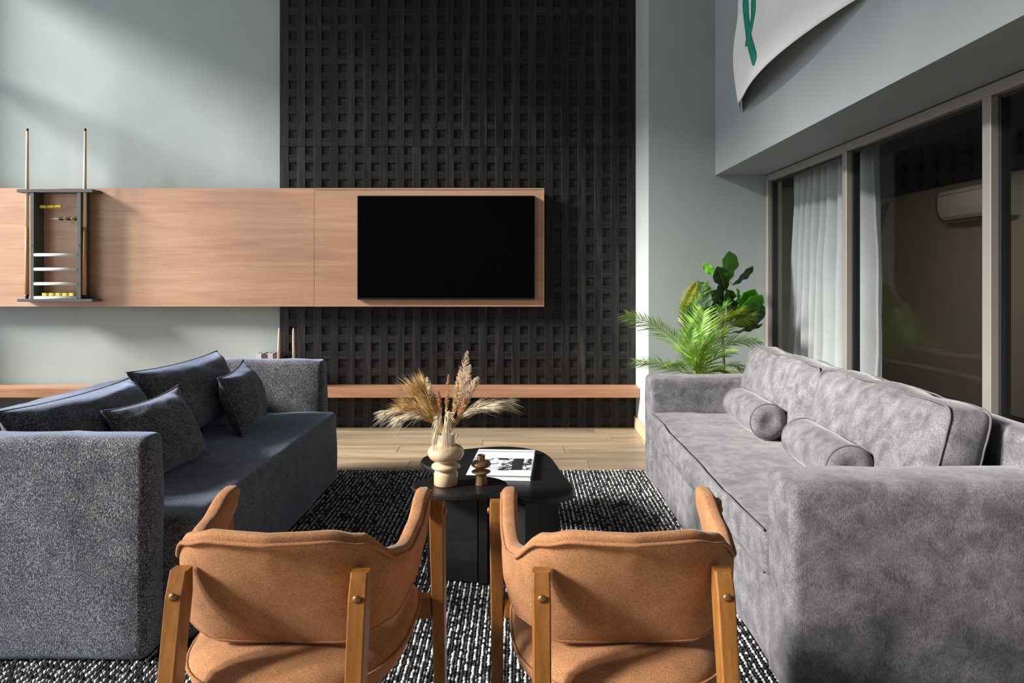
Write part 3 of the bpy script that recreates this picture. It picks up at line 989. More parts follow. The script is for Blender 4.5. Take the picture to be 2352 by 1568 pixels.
outl = [(966, 1056), (985, 1044), (1060, 1031), (1156, 1024), (1226, 1031), (1262, 1046), (1293, 1086), (1319, 1120), (1305, 1136), (1250, 1144), (1190, 1139), (1110, 1118), (1000, 1078), (972, 1066)]
poly = smooth_poly([top_pt(x, y, KB) for (x, y) in outl], 7)
slab('table_top', poly, HB - .028, HB, M['black_table'], tb, tb.location, .009)
def fin(name, x0, y0, x1, y1, th, z1, par):
    d = Vector((x1 - x0, y1 - y0)).normalized()
    n = Vector((-d.y, d.x)) * th / 2
    p = [(x0 + n.x, y0 + n.y), (x0 - n.x, y0 - n.y), (x1 - n.x, y1 - n.y), (x1 + n.x, y1 + n.y)]
    slab(name, list(reversed(p)), Z0, z1, M['black_table'], par, par.location, .003)
fin('leg', .005, 3.02, .16, 3.16, .05, HB - .0285, tb)
fin('leg', -.30, 3.38, -.22, 3.22, .05, HB - .0285, tb)
fin('leg', .02, 3.58, .05, 3.40, .05, HB - .0285, tb)

ts = empty('coffee_table', (-.25, 2.78, Z0), label='taller small oval black table holding the vase', cat='table')
cx_, cy_ = top_pt(1056.5, 1112.5, KS)
rx_, ry_ = .5 * 221 * cy_ / F, .135
poly = [(cx_ + rx_ * math.cos(2 * math.pi * k / 56), cy_ + ry_ * math.sin(2 * math.pi * k / 56)) for k in range(56)]
slab('table_top', poly, HS - .022, HS, M['black_table'], ts, ts.location, .006)
jx = (1112 - CX) * 2.82 / F
fin('leg', -.375, 2.80, jx - .02, 2.76, .035, HS - .0225, ts)
fin('leg', jx + .0, 2.73, jx + .0, 2.84, .035, HS - .0225, ts)
fin('leg', jx + .02, 2.745, jx + .07, 2.77, .035, HS - .0225, ts)

# vase
vy = KS / (1112.5 - HY)
vx_ = (1024 - CX) * vy / F
va = empty('vase', (vx_, vy, HS), label='cream stacked bulb vase on the small oval table', cat='vase')
k_ = 1 / 575.0
prof = [(0.001, .0), (.043, .0), (.047, .004), (.047, .046), (.044, .053), (.039, .057), (.0385, .059), (.046, .062), (.054, .067), (.0575, .073), (.055, .080), (.047, .085), (.0385, .089),
        (.038, .093), (.046, .096), (.060, .104), (.069, .116), (.072, .128), (.070, .140), (.061, .150), (.048, .156), (.038, .159), (.0355, .163), (.0355, .190), (.037, .200), (.034, .201), (.031, .195), (.031, .150), (.001, .150)]
prof = smooth = prof
MB().lathe(prof, (0, 0, 0), 56).build('body', M['cream'], va, True)
# candle holder
hy_ = KS / (1113 - HY)
hx_ = (1105 - CX) * hy_ / F
ch = empty('candle_holder', (hx_, hy_, HS), label='small brown turned candle holder beside the cream vase', cat='candle holder')
prof = [(.001, 0), (.0225, 0), (.0235, .003), (.0215, .03), (.0205, .040), (.024, .044), (.036, .050), (.0385, .0525), (.036, .055), (.020, .058), (.0155, .062), (.0165, .067), (.030, .072), (.039, .079), (.0395, .084), (.036, .090), (.022, .096), (.0155, .100), (.0155, .118), (.0135, .119), (.0115, .117), (.0115, .100), (.001, .100)]
MB().lathe(prof, (0, 0, 0), 40).build('body', M['brown_cer'], ch, True)

# big book
bk = empty('art_book', (-.083, 3.253, HB + .0004), R(-3.8), 'large white art book with black and white cover photo on the low table', 'book')
w, d = .2885, .45
rbox('pages', -w / 2 + .004, w / 2 - .003, -d / 2 + .004, d / 2 - .004, .003, .021, M['paper'], bk, 0)
rbox('cover', -w / 2, w / 2, -d / 2, d / 2, .0212, .0242, M['paper'], bk, .0008)
rbox('back_cover', -w / 2, w / 2, -d / 2, d / 2, 0, .0028, M['paper'], bk, .0008)
cv = bk.children[1]
rbox('cover_photo', -w / 2 + .002, w / 2 - .004, -d / 2 + .075, d / 2 - .165, .0243, .0246, M['photo'], cv, 0)
rbox('cover_photo', w / 2 - .095, w / 2 - .045, -d / 2 + .085, d / 2 - .172, .02465, .0249, M['print_black'], cv, 0)
rbox('cover_band', -w / 2 + .002, w / 2 - .002, d / 2 - .050, d / 2 - .030, .0243, .0245, M['print_grey'], cv, 0)
rbox('caption', -w / 2 + .10, w / 2 - .01, -d / 2 + .050, -d / 2 + .0535, .0243, .0245, M['print_grey'], cv, 0)

# dried grasses in the vase
def grass(label, path, r_plume, mat, kind='spike', yoff=None, group='dried grasses in the cream vase', seed=0, n=170, f0=.45, droop=.0):
    rnd = random.Random(seed)
    pts = [P(x, y, vy + (yoff[i] if yoff else 0)) for i, (x, y) in enumerate(path)]
    root = empty('dried_grass', pts[0], 0, label, 'dried grass', group)
    # resample with a smooth curve
    cur = []
    ext = [pts[0] * 2 - pts[1]] + pts + [pts[-1] * 2 - pts[-2]]
    for i in range(1, len(ext) - 2):
        p0, p1, p2, p3 = ext[i - 1:i + 3]
        for k in range(12):
            t = k / 12
            cur.append(.5 * ((2 * p1) + (p2 - p0) * t + (2 * p0 - 5 * p1 + 4 * p2 - p3) * t * t + (3 * p1 - p0 - 3 * p2 + p3) * t ** 3))
    cur.append(pts[-1])
    m = len(cur)
    MB().tube(cur, [.0018 * (1 - .5 * i / m) for i in range(m)], 5).build('stem', M['plume_t'], root, True, root.location)
    mb = MB()
    for q in range(n):
        f = f0 + (1 - f0) * (q / n)
        i = min(m - 2, int(f * (m - 1)))
        c = cur[i].lerp(cur[i + 1], f * (m - 1) - i)
        t = (cur[i + 1] - cur[i]).normalized()
        a = t.orthogonal().normalized()
        bb = t.cross(a)
        ang = rnd.uniform(0, 2 * math.pi)
        rad = a * math.cos(ang) + bb * math.sin(ang)
        g = (f - f0) / (1 - f0)
        if kind == 'spike':
            env = math.sin(math.pi * min(1, .12 + g * .86)) ** .7
            L = r_plume * env * rnd.uniform(.7, 1.15)
            tip = c + rad * L + t * L * rnd.uniform(.6, 1.3)
            w = .0028
        else:
            L = r_plume * rnd.uniform(.6, 1.2)
            tip = c + rad * L * .35 + t * L * 1.1 + Vector((0, 0, -droop * L * rnd.uniform(.2, 1)))
            w = .0013
        side = t.cross(rad).normalized() * w * rnd.uniform(.7, 1.3)
        mid = c.lerp(tip, .5) + rad * L * .12
        up = rad.cross(side).normalized() * w * .5
        base = len(mb.v)
        mb.v += [tuple(c - side * .5), tuple(c + side * .5), tuple(mid + side), tuple(mid - side), tuple(mid + up), tuple(tip)]
        mb.f += [(base, base + 1, base + 4), (base + 1, base + 2, base + 4), (base, base + 4, base + 3), (base + 3, base + 4, base + 5), (base + 4, base + 2, base + 5)]
    tag(mb.build('plume', mat, root, False, root.location), kind='stuff')
O = (1022, 1012)
grass('tallest pinkish feathery plume rising from the vase', [O, (1040, 950), (1058, 880), (1074, 806)], .024, M['plume_p'], 'spike', [0, .01, .02, .02], seed=1, n=260, f0=.35)
grass('pinkish plume next to the tallest one', [O, (1042, 955), (1066, 895), (1080, 838)], .022, M['plume_p'], 'spike', [0, -.01, -.01, 0], seed=2, n=220, f0=.4)
grass('cream plume leaning just left of the tallest stem', [O, (1038, 960), (1050, 900), (1056, 850)], .020, M['plume_w'], 'spike', [0, .03, .04, .05], seed=3, n=200, f0=.4)
grass('thick pink plume slanting to the right', [O, (1050, 965), (1078, 905), (1098, 866)], .022, M['plume_p'], 'spike', [0, -.02, -.03, -.03], seed=4, n=220, f0=.45)
grass('slim rusty spike standing upright in the middle', [O, (1024, 960), (1027, 910), (1030, 860)], .011, M['plume_r'], 'spike', [0, -.02, -.03, -.03], seed=5, n=160, f0=.4)
grass('short rusty spike left of the middle one', [O, (1014, 965), (1008, 925), (1006, 895)], .014, M['plume_r'], 'spike', [0, -.01, 0, 0], seed=6, n=160, f0=.35)
grass('amber spike just right of the middle', [O, (1038, 965), (1048, 915), (1052, 872)], .012, M['plume_t'], 'spike', [0, -.03, -.04, -.05], seed=7, n=160, f0=.35)
grass('cream tufted head standing up at the left', [O, (1005, 960), (990, 910), (980, 866)], .017, M['plume_w'], 'spike', [0, 0, .01, .01], seed=8, n=200, f0=.5)
grass('tan fan of grass spreading up left', [O, (1000, 960), (975, 920), (950, 898)], .075, M['plume_t'], 'fan', [0, 0, 0, 0], seed=9, n=380, f0=.3, droop=.1)
grass('tan brush of grass arching left', [O, (995, 970), (968, 945), (940, 932)], .080, M['plume_t'], 'fan', [0, -.03, -.05, -.06], seed=10, n=380, f0=.3, droop=.2)
grass('cream drooping plume reaching farthest left', [O, (985, 960), (940, 935), (885, 945)], .055, M['plume_w'], 'fan', [0, .01, .02, .02], seed=11, n=220, f0=.45, droop=.7)
grass('cream wispy plume drooping below the left fan', [O, (985, 965), (950, 950), (915, 958)], .052, M['plume_w'], 'fan', [0, -.05, -.09, -.10], seed=12, n=120, f0=.4, droop=1.0)
grass('long cream plume arching over to the right', [O, (1055, 965), (1105, 925), (1165, 920)], .060, M['plume_w'], 'fan', [0, .02, .03, .03], seed=13, n=260, f0=.4, droop=.6)
grass('cream plume below the right arch', [O, (1050, 970), (1085, 940), (1130, 930)], .058, M['plume_w'], 'fan', [0, -.03, -.04, -.05], seed=14, n=160, f0=.4, droop=.5)
grass('cream tassel hanging over the front of the vase', [(1022, 1010), (1024, 955), (1028, 950), (1026, 975)], .050, M['plume_w'], 'fan', [0, -.03, -.06, -.085], seed=15, n=170, f0=.35, droop=1.4)
grass('cream tassel hanging over the left of the vase rim', [(1020, 1010), (1014, 960), (1008, 955), (1003, 980)], .048, M['plume_w'], 'fan', [0, -.03, -.06, -.08], seed=16, n=130, f0=.4, droop=1.4)
grass('rusty brush of grass behind the front tassel', [O, (1048, 970), (1064, 930), (1072, 912)], .016, M['plume_r'], 'spike', [0, -.03, -.05, -.05], seed=17, n=200, f0=.25)
grass('tan fan of grass behind the upright left head', [O, (1005, 955), (985, 915), (972, 890)], .070, M['plume_t'], 'fan', [0, .03, .04, .04], seed=19, n=320, f0=.3, droop=.1)
grass('rusty grass head left of the rear stems', [O, (1012, 965), (1000, 925), (996, 905)], .016, M['plume_r'], 'spike', [0, .03, .04, .04], seed=18, n=150, f0=.3)

# ------------------------------------------------------------------ tan suede armchairs
def interp(tab, t):
    for (a, va_), (b, vb) in zip(tab, tab[1:]):
        if t <= b:
            q = (t - a) / (b - a) if b > a else 0
            q = q * q * (3 - 2 * q)
            return va_ + (vb - va_) * q
    return tab[-1][1]
TOPS = [(0, .738), (.22, .738), (.34, .722), (.47, .668), (.56, .660), (.72, .678), (.9, .712), (.97, .714), (1, .700)]
BOTS = [(0, .474), (.25, .480), (.42, .512), (.6, .556), (.8, .600), (.93, .648), (1, .690)]
def make_chair():
    root = empty('armchair')
    a_, b_, ex = .238, .335, 4.2
    raw = []
    for k in range(401):
        th = (k / 400) * math.pi / 2
        raw.append(Vector((a_ * math.sin(th) ** (2 / ex), b_ * (1 - max(0, math.cos(th)) ** (2 / ex)), 0)))
    ln = [0]
    for k in range(400): ln.append(ln[-1] + (raw[k + 1] - raw[k]).length)
    tot = ln[-1]
    def at(t):
        L = t * tot
        lo = 0
        for k in range(400):
            if ln[k + 1] >= L:
                lo = k
                break
        q = (L - ln[lo]) / max(1e-9, ln[lo + 1] - ln[lo])
        p = raw[lo].lerp(raw[lo + 1], q)
        tn = (raw[min(400, lo + 2)] - raw[max(0, lo - 2)]).normalized()
        return p, tn
    ns, nv = 84, 16
    V, Fc = [], []
    rim, low = [], []
    for i in range(ns + 1):
        s_ = -1 + 2 * i / ns
        t = abs(s_)
        p, tn = at(t)
        sg = 1 if s_ >= 0 else -1
        p = Vector((p.x * sg, p.y, 0))
        nrm = Vector((tn.y * sg, -tn.x, 0))               # outward
        T, B = interp(TOPS, t), interp(BOTS, t)
        ring = []
        for k in range(2 * nv):
            ang = 2 * math.pi * k / (2 * nv)
            cz, cn = math.cos(ang), math.sin(ang)
            zz = (T + B) / 2 + (T - B) / 2 * math.copysign(abs(cz) ** .55, cz)
            tk = .019 * math.copysign(abs(cn) ** .5, cn) * (1 if t < .96 else .75)
            leanb = -(zz - .60) * .42 * max(0, 1 - t * 1.25)
            q = p + nrm * tk + Vector((0, leanb, zz))
            ring.append(q)
        V += ring
        leanb = -(T - .60) * .42 * max(0, 1 - t * 1.25)
        rim.append(p + nrm * .0185 + Vector((0, leanb, T - .016)))
        leanb = -(B - .60) * .42 * max(0, 1 - t * 1.25)
        low.append(p + nrm * .0165 + Vector((0, leanb, B + .010)))
    m = 2 * nv
    for i in range(ns):
        for k in range(m):
            Fc.append((i * m + k, i * m + (k + 1) % m, (i + 1) * m + (k + 1) % m, (i + 1) * m + k))
    Fc.append(tuple(range(m - 1, -1, -1)))
    Fc.append(tuple(ns * m + k for k in range(m)))
    bk_ = mesh('backrest', V, Fc, M['suede'], root, True)
    MB().tube(rim, .0042, 6).build('piping', M['suede_pipe'], bk_, True)
    MB().tube(low, .0022, 6).build('piping', M['suede_pipe'], bk_, True)
    # seat pad
    V, Fc = [], []
    n1 = 56
    rings = [(.0, .492), (.35, .490), (.65, .484), (.85, .474), (.95, .462), (.995, .445), (1.0, .428), (.985, .410), (.93, .402), (.0, .402)]
    for (f, z) in rings:
        for k in range(n1):
            th = 2 * math.pi * k / n1
            c, s2 = math.cos(th), math.sin(th)
            x = .232 * math.copysign(abs(c) ** .72, c)
            y = .205 + .265 * math.copysign(abs(s2) ** .72, s2)
            x *= 1.0 + .10 * (y - .2)
            zz = z - (.018 * (.45 - y) if z > .43 else 0)
            V.append((x * max(f, .001), .205 + (y - .205) * max(f, .001), zz + .004 * fbm((x * f * 6, y * 6, z), 1)))
    for i in range(len(rings) - 1):
        for k in range(n1):
            Fc.append((i * n1 + k, i * n1 + (k + 1) % n1, (i + 1) * n1 + (k + 1) % n1, (i + 1) * n1 + k))
    Fc = [tuple(reversed(f)) for f in Fc]
    st = mesh('seat', V, Fc, M['suede'], root, True)
    ring = []
    for k in range(n1 + 1):
        th = 2 * math.pi * k / n1
        c, s2 = math.cos(th), math.sin(th)
        x = .234 * math.copysign(abs(c) ** .72, c)
        y = .205 + .267 * math.copysign(abs(s2) ** .72, s2)
        ring.append((x * (1 + .10 * (y - .2)), y, .436))
    MB().tube(ring, .0035, 6, False).build('piping', M['suede_pipe'], st, True)
    # legs: swept rounded bars
    def bar(name, p0, p1, wx, wy, wx2=None, wy2=None, cap=.02):
        p0, p1 = Vector(p0), Vector(p1)
        wx2, wy2 = wx2 or wx, wy2 or wy
        V, Fc = [], []
        N_ = 14
        for i in range(N_ + 1):
            f = i / N_
            c = p0.lerp(p1, f)
            h = (p1 - p0).length * (1 - f)
            sc = 1.0
            if h < cap: sc = math.sqrt(max(0.05, 1 - ((cap - h) / cap) ** 2)) * .55 + .45
            ax, ay = (wx + (wx2 - wx) * f) / 2 * (.85 + .15 * sc), (wy + (wy2 - wy) * f) / 2 * sc
            rr = .18
            for (ux, uy) in ((1, 1 - rr), (1 - rr, 1), (-1 + rr, 1), (-1, 1 - rr), (-1, -1 + rr), (-1 + rr, -1), (1 - rr, -1), (1, -1 + rr)):
                V.append((c.x + ux * ax, c.y + uy * ay, c.z))
        for i in range(N_):
            for k in range(8):
                Fc.append((i * 8 + k, i * 8 + (k + 1) % 8, (i + 1) * 8 + (k + 1) % 8, (i + 1) * 8 + k))
        Fc.append(tuple(range(7, -1, -1)))
        Fc.append(tuple(N_ * 8 + k for k in range(8)))
        return mesh(name, V, Fc, M['chair_wood'], root, False)
    for sg in (-1, 1):
        lg = bar('leg', (sg * .178, -.165, 0), (sg * .176, -.038, .662), .030, .040, .036, .046)
        rv = MB().lathe([(.0085, 0), (.0085, .002), (.006, .0048), (.001, .006)], (0, 0, 0), 14).build('rivet', M['brass'], lg, True)
        rv.rotation_euler = (R(90 + 11), 0, 0)
        rv.location = (sg * .176, -.0685, .620)
        lg = bar('leg', (sg * .268, .420, 0), (sg * .270, .330, .676), .026, .036, .036, .050, .03)
        rv = MB().lathe([(.0085, 0), (.0085, .002), (.006, .0048), (.001, .006)], (0, 0, 0), 14).build('rivet', M['brass'], lg, True)
        rv.rotation_euler = (0, R(90 * sg), 0)
        rv.location = (sg * .288, .334, .650)
        MB().tube([(sg * .176, -.088, .385), (sg * .185, .40, .385)], .014, 8).build('side_rail', M['chair_wood'], root, False)
        rbox('rail_end', min(sg * .187, sg * .252), max(sg * .187, sg * .252), .345, .385, .375, .425, M['chair_wood'], root, .003)
    MB().tube([(-.18, -.112, .30), (.18, -.112, .30)], .012, 8).build('stretcher', M['chair_wood'], root, False)
    return root
def copy_tree(o, parent=None):
    c = o.copy()
    COL.objects.link(c)
    c.parent = parent
    for chd in o.children: copy_tree(chd, c)
    return c
c1 = make_chair()
c2 = copy_tree(c1)
c1.location = (-.484, 1.365, Z0)
c1.rotation_euler = (0, 0, R(-1.5))
tag(c1, 'tan suede armchair with wooden legs, in front of the navy sofa', 'armchair', 'tan armchairs in the foreground')
c2.location = (.216, 1.365, Z0)
c2.rotation_euler = (0, 0, R(.8))
tag(c2, 'tan suede armchair with wooden legs, beside the grey sofa arm', 'armchair', 'tan armchairs in the foreground')

# ------------------------------------------------------------------ small things on the bench
BT = .3565
def small_book(px0, px1, py, lab, mat, yb=5.50, thick_mark=None):
    s = F / yb
    x0, x1 = (px0 - CX) / s, (px1 - CX) / s
    z1 = EYE - (py - HY) / s
    r = empty('bench_book', ((x0 + x1) / 2, yb, BT), 0, lab, 'book', 'books standing on the wall bench')
    w = (x1 - x0) / 2 - .0008
    rbox('cover', -w, w, 0, .004, 0, z1 - BT, mat, r, .0008)
    rbox('cover', -w, -w + .003, .0042, .14, 0, z1 - BT, mat, r, .0005)
    rbox('cover', w - .003, w, .0042, .14, 0, z1 - BT, mat, r, .0005)
    rbox('pages', -w + .0032, w - .0032, .0045, .135, .004, z1 - BT - .005, M['paper'], r, 0)
    if thick_mark:
        hh = z1 - BT
        for (xa, za, xb, zb) in thick_mark:
            p0, p1 = Vector((xa * w, -.0008, hh * za)), Vector((xb * w, -.0008, hh * zb))
            MB().tube([p0, p1], .004, 5, True, .2).build('spine_letter', M['paper'], r)
    return r
M['cream_cover'] = plain('cream_book_cover', (0.66, 0.62, 0.54), 0.6)
M['lilac_cover'] = plain('pale_lilac_cover', (0.55, 0.48, 0.52), 0.6)
M['umber_cover'] = plain('dark_umber_cover', (0.085, 0.06, 0.05), 0.6)
small_book(588, 600.5, 812, 'thick cream book, leftmost on the bench behind the sofa', M['cream_cover'])
small_book(601, 614, 813, 'dark book with white spine letter on the bench', M['umber_cover'], thick_mark=[(-.7, .52, -.7, .88), (-.7, .88, .7, .52), (.7, .52, .7, .88)])
small_book(614.5, 627, 811, 'pale lilac patterned book between the dark ones', M['lilac_cover'])
small_book(627.5, 637.5, 811, 'dark brown book nearest the tall candles', M['umber_cover'])
for (px, pb, lab) in ((641.5, 640, 'left'), (674, 675, 'right')):
    yb = 5.476
    s = F / yb
    X = (pb - CX) / s
    zt = EYE - (753 - HY) / s
    zh = EYE - (827 - HY) / s
    hd = empty('candlestick', (X, yb, BT), 0, 'cream candlestick on the bench, holding the %s candle' % lab, 'candlestick', 'candlesticks on the wall bench')
    MB().lathe([(.001, 0), (.0195, 0), (.0195, .006), (.012, .018), (.009, .05), (.016, .08), (.009, .11), (.009, zh - BT - .03), (.024, zh - BT - .006), (.024, zh - BT), (.012, zh - BT + .001), (.001, zh - BT - .001)], (0, 0, 0), 20).build('body', M['candle'], hd, True)
    cd = empty('taper_candle', (X, yb, zh + .0015), 0, 'tall cream taper candle above the sofa arm, %s one of the pair' % lab, 'candle', 'taper candles on the wall bench')
    L = zt - zh
    dx = (px - pb) / s
    MB().tube([(0, 0, 0), (dx * .5, 0, L * .5), (dx * .85, 0, L * .88), (dx * .95, 0, L * .97), (dx, 0, L)], [.0115, .0105, .0085, .0055, .0012], 12).build('wax', M['candle'], cd, True)
    MB().tube([(dx, 0, L - .002), (dx, 0, L + .006)], .0007, 4).build('wick', M['frame_dark'], cd)

# ------------------------------------------------------------------ plants in the corner
def pot(loc, r, h, par):
    MB().lathe([(.001, 0), (r * .72, 0), (r * .78, .01), (r, h - .01), (r, h), (r * .9, h), (r * .88, h - .04), (.001, h - .04)], loc, 32).build('pot', M['pot'], par, True, par.location)
    MB().lathe([(.001, h - .039), (r * .87, h - .039), (.001, h - .03)], loc, 24).build('soil', M['soil'], par, True, par.location)
palm = empty('areca_palm', (1.22, 4.66, 0), label='feathery green areca palm behind the grey sofa arm', cat='palm')
pot((1.22, 4.66, .001), .13, .28, palm)
def frond(path, depth, mat, llen, n=30, f0=.35, seed=0, flat=.6, base_w=.0078, tilt=0.0):
    rnd = random.Random(seed)
    n = int(n * 1.5)
    llen *= 1.05
    pts = [Vector((1.22 + rnd.uniform(-.03, .03), 4.66 + rnd.uniform(-.03, .03), .25))] + [P(x, y, 4.66 + dz) for (x, y), dz in zip(path, depth)]
    ext = [pts[0] * 2 - pts[1]] + pts + [pts[-1] * 2 - pts[-2]]
    cur = []
    for i in range(1, len(ext) - 2):
        p0, p1, p2, p3 = ext[i - 1:i + 3]
        for k in range(10):
            t = k / 10
            cur.append(.5 * ((2 * p1) + (p2 - p0) * t + (2 * p0 - 5 * p1 + 4 * p2 - p3) * t * t + (3 * p1 - p0 - 3 * p2 + p3) * t ** 3))
    cur.append(pts[-1])
    m = len(cur)
    mb = MB()
    mb.tube(cur, [.006 * (1 - .8 * i / m) for i in range(m)], 5)
    camd = Vector((0, 0, EYE))
    for q in range(n):
        f = f0 + (1 - f0) * q / (n - 1)
        i = min(m - 2, int(f * (m - 1)))
        c = cur[i].lerp(cur[i + 1], f * (m - 1) - i)
        t = (cur[i + 1] - cur[i]).normalized()
        # frond plane: spans horizontally across the rachis, rolled by tilt
        side = t.cross(Vector((0, 0, 1)))
        if side.length < .25: side = side + Vector((1, 0, 0)) * .6
        side.normalize()
        side = (Matrix.Rotation(tilt, 3, t) @ side)
        nrm = side.cross(t).normalized()
        g = (f - f0) / (1 - f0)
        L = llen * (math.sin(math.pi * (.18 + .72 * g)) ** .7) * rnd.uniform(.85, 1.1)
        for sg in (-1, 1):
            dirv = (side * sg * .75 + t * .85 + nrm * .18 * rnd.uniform(-.4, 1.2)).normalized()
            e = c + dirv * L + Vector((0, 0, -.22 * L * rnd.uniform(.4, 1.2)))
            mid = c.lerp(e, .45) + nrm * L * .06
            w = t * base_w * rnd.uniform(.8, 1.2)
            up = nrm * .0015
            b0 = len(mb.v)
            mb.v += [tuple(c - w * .3), tuple(c + w * .3), tuple(mid - w * .6), tuple(mid + up), tuple(mid + w * .6), tuple(e)]
            mb.f += [(b0, b0 + 3, b0 + 2), (b0, b0 + 1, b0 + 3), (b0 + 1, b0 + 4, b0 + 3), (b0 + 2, b0 + 3, b0 + 5), (b0 + 3, b0 + 4, b0 + 5)]
    return mb.build('frond', mat, palm, False, palm.location)
frond([(1598, 860), (1562, 795), (1505, 748), (1440, 722)], (0, -.05, -.1, -.15), M['palm'], .17, 34, .42, 1, tilt=.5)
frond([(1596, 860), (1575, 770), (1566, 715), (1597, 652)], (0, .02, .05, .1), M['palm_y'], .085, 34, .62, 2, tilt=1.3)
frond([(1600, 860), (1598, 780), (1602, 715), (1612, 655)], (0, .08, .1, .12), M['palm_d'], .17, 34, .42, 3, tilt=.2)
frond([(1605, 865), (1612, 800), (1640, 750), (1700, 715)], (0, 0, .0, -.02), M['palm_m'], .20, 36, .42, 4, tilt=-.4)
frond([(1608, 865), (1635, 815), (1680, 785), (1738, 782)], (0, -.03, -.05, -.08), M['palm'], .17, 34, .42, 5, tilt=-.5)
frond([(1600, 868), (1600, 830), (1606, 775), (1618, 715)], (0, -.1, -.13, -.13), M['palm'], .19, 36, .4, 6, tilt=.0)
frond([(1590, 870), (1560, 852), (1515, 835), (1460, 830)], (0, -.03, -.05, -.05), M['palm'], .16, 30, .45, 7, tilt=.5)
frond([(1602, 872), (1615, 850), (1640, 825), (1678, 808)], (0, -.14, -.18, -.2), M['palm'], .18, 32, .4, 8, tilt=-.3)
frond([(1604, 868), (1618, 800), (1645, 740), (1665, 700)], (0, .06, .07, .08), M['palm_d'], .18, 34, .42, 9, tilt=-.2)
frond([(1600, 870), (1592, 835), (1585, 800), (1590, 760)], (0, -.12, -.15, -.15), M['palm'], .15, 30, .4, 10, tilt=.3)
frond([(1606, 870), (1640, 850), (1680, 838), (1710, 850)], (0, -.02, 0, 0), M['palm'], .13, 26, .5, 11, tilt=-.4)
frond([(1596, 872), (1575, 850), (1555, 835), (1535, 838)], (0, -.14, -.2, -.22), M['palm'], .11, 24, .5, 12, tilt=.4)
frond([(1602, 872), (1606, 856), (1612, 835), (1625, 800)], (0, -.18, -.22, -.24), M['palm_m'], .15, 28, .4, 13, tilt=.1)

frond([(1598, 865), (1588, 800), (1590, 735), (1605, 680)], (0, .03, .02, 0), M['palm_d'], .17, 34, .4, 21, tilt=.3)
frond([(1604, 868), (1630, 790), (1670, 745), (1720, 730)], (0, .05, .06, .06), M['palm_m'], .19, 36, .42, 22, tilt=-.6)
frond([(1602, 868), (1606, 830), (1630, 790), (1668, 760)], (0, -.08, -.12, -.15), M['palm'], .19, 34, .4, 23, tilt=-.4)
frond([(1600, 870), (1598, 845), (1600, 815), (1612, 790)], (0, -.2, -.26, -.3), M['palm'], .17, 30, .4, 24, tilt=.1)
frond([(1600, 872), (1620, 858), (1650, 850), (1690, 858)], (0, -.16, -.2, -.2), M['palm_m'], .13, 26, .45, 25, tilt=-.3)
fig = empty('fiddle_leaf_fig', (1.42, 4.86, 0), label='tall dark fiddle leaf fig in the corner behind the palm', cat='plant')
pot((1.42, 4.86, .001), .13, .26, fig)
fy = 4.86
trunk = [Vector((1.42, 4.86, .22)), P(1662, 840, fy), P(1658, 760, fy), P(1664, 690, fy), P(1668, 640, fy)]
MB().tube(trunk, [.016, .013, .011, .009, .006], 8).build('trunk', M['bark'], fig, True, fig.location)
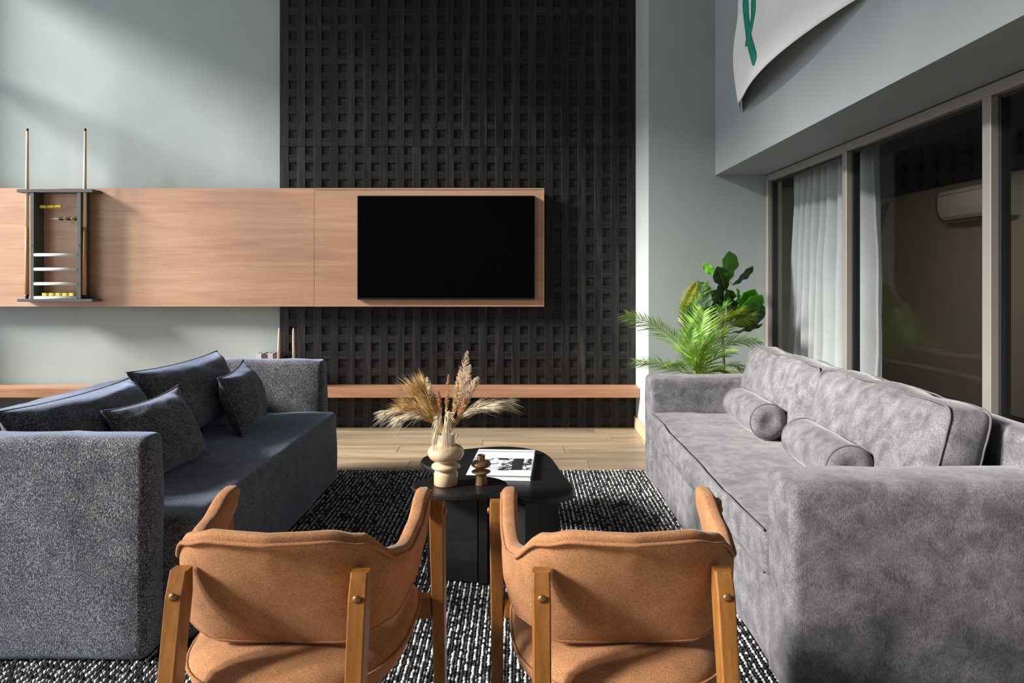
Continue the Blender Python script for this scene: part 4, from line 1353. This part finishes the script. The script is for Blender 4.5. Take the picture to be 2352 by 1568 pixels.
def fig_leaf(base, tip, wpx, mat, y0=0, y1=0, face=0.0, curl=.12, seed=0):
    rnd = random.Random(seed)
    a, b = P(*base, fy + y0), P(*tip, fy + y1)
    ax = (b - a)
    L = ax.length
    t = ax.normalized()
    view = Vector((0, -1, 0))
    side = t.cross(view)
    side.normalize()
    side = Matrix.Rotation(face, 3, t) @ side
    nrm = t.cross(side).normalized()
    if nrm.y > 0: nrm = -nrm
    W = wpx * fy / F
    V, Fc = [], []
    nl, nw = 16, 8
    for i in range(nl + 1):
        f = i / nl
        w = W * .5 * (math.sin(math.pi * min(1, f ** 1.35 * .93 + .03)) ** .75) * (1 - .22 * math.exp(-((f - .38) / .12) ** 2)) if 0 < f < 1 else .002
        for j in range(nw + 1):
            u = -1 + 2 * j / nw
            p = a + ax * f + side * u * w - nrm * (curl * L * (f - .5) ** 2 * 1.2 - curl * .25 * L) * .6 + nrm * (abs(u) ** 1.5) * w * .22
            p += nrm * .006 * math.sin(f * 20 + abs(u) * 3) * abs(u)
            V.append(p)
    for i in range(nl):
        for j in range(nw):
            k = i * (nw + 1) + j
            Fc.append((k, k + 1, k + nw + 2, k + nw + 1))
    o = mesh('leaf', V, Fc, mat, fig, True, fig.location)
    sm = o.modifiers.new('thickness', 'SOLIDIFY')
    sm.thickness = .0012
    rib = [V[i * (nw + 1) + nw // 2] + nrm * .0015 for i in range(nl)]
    MB().tube(rib, [.0026 * (1 - .7 * i / nl) for i in range(nl)], 5).build('midrib', M['fig_vein'], o, True, fig.location)
    # petiole
    tr = min(trunk, key=lambda q: (q - a).length)
    if (tr - a).length > .01:
        MB().tube([tr, a], .003, 5).build('petiole', M['fig_vein'], fig, True, fig.location)
G, D = M['fig'], M['fig_dark']
fig_leaf((1692, 722), (1752, 678), 44, G, -.02, -.10, .5, seed=21)
fig_leaf((1686, 730), (1722, 690), 50, D, .03, .04, -.1, seed=22)
fig_leaf((1660, 700), (1650, 655), 26, D, .02, .02, .4, seed=23)
fig_leaf((1664, 720), (1640, 690), 30, D, .03, .05, -.2, seed=24)
fig_leaf((1690, 745), (1748, 716), 44, D, .04, .05, .1, seed=25)
fig_leaf((1670, 650), (1676, 577), 46, G, 0, -.02, .35, seed=1)
fig_leaf((1668, 668), (1648, 612), 38, D, 0, -.10, -.2, seed=2)
fig_leaf((1655, 640), (1614, 604), 22, G, .02, .06, -.5, seed=3)
fig_leaf((1684, 655), (1730, 612), 22, D, .02, .03, .5, seed=4)
fig_leaf((1650, 690), (1608, 648), 20, G, .02, .0, .9, seed=5)
fig_leaf((1668, 705), (1634, 668), 30, D, 0, -.06, .1, seed=6)
fig_leaf((1678, 705), (1672, 665), 30, D, 0, -.05, .1, seed=7)
fig_leaf((1700, 715), (1692, 662), 18, G, -.02, -.06, .8, seed=8)
fig_leaf((1690, 725), (1735, 665), 46, G, 0, -.06, .2, seed=9)
fig_leaf((1688, 735), (1758, 706), 50, D, 0, -.03, .2, seed=10)
fig_leaf((1682, 745), (1742, 730), 40, D, -.02, -.06, -.2, seed=11)
fig_leaf((1680, 765), (1752, 744), 16, D, 0, .02, .7, seed=12)
fig_leaf((1655, 745), (1612, 708), 34, D, 0, -.02, .2, seed=13)
fig_leaf((1672, 740), (1690, 690), 34, D, .04, .06, .0, seed=14)
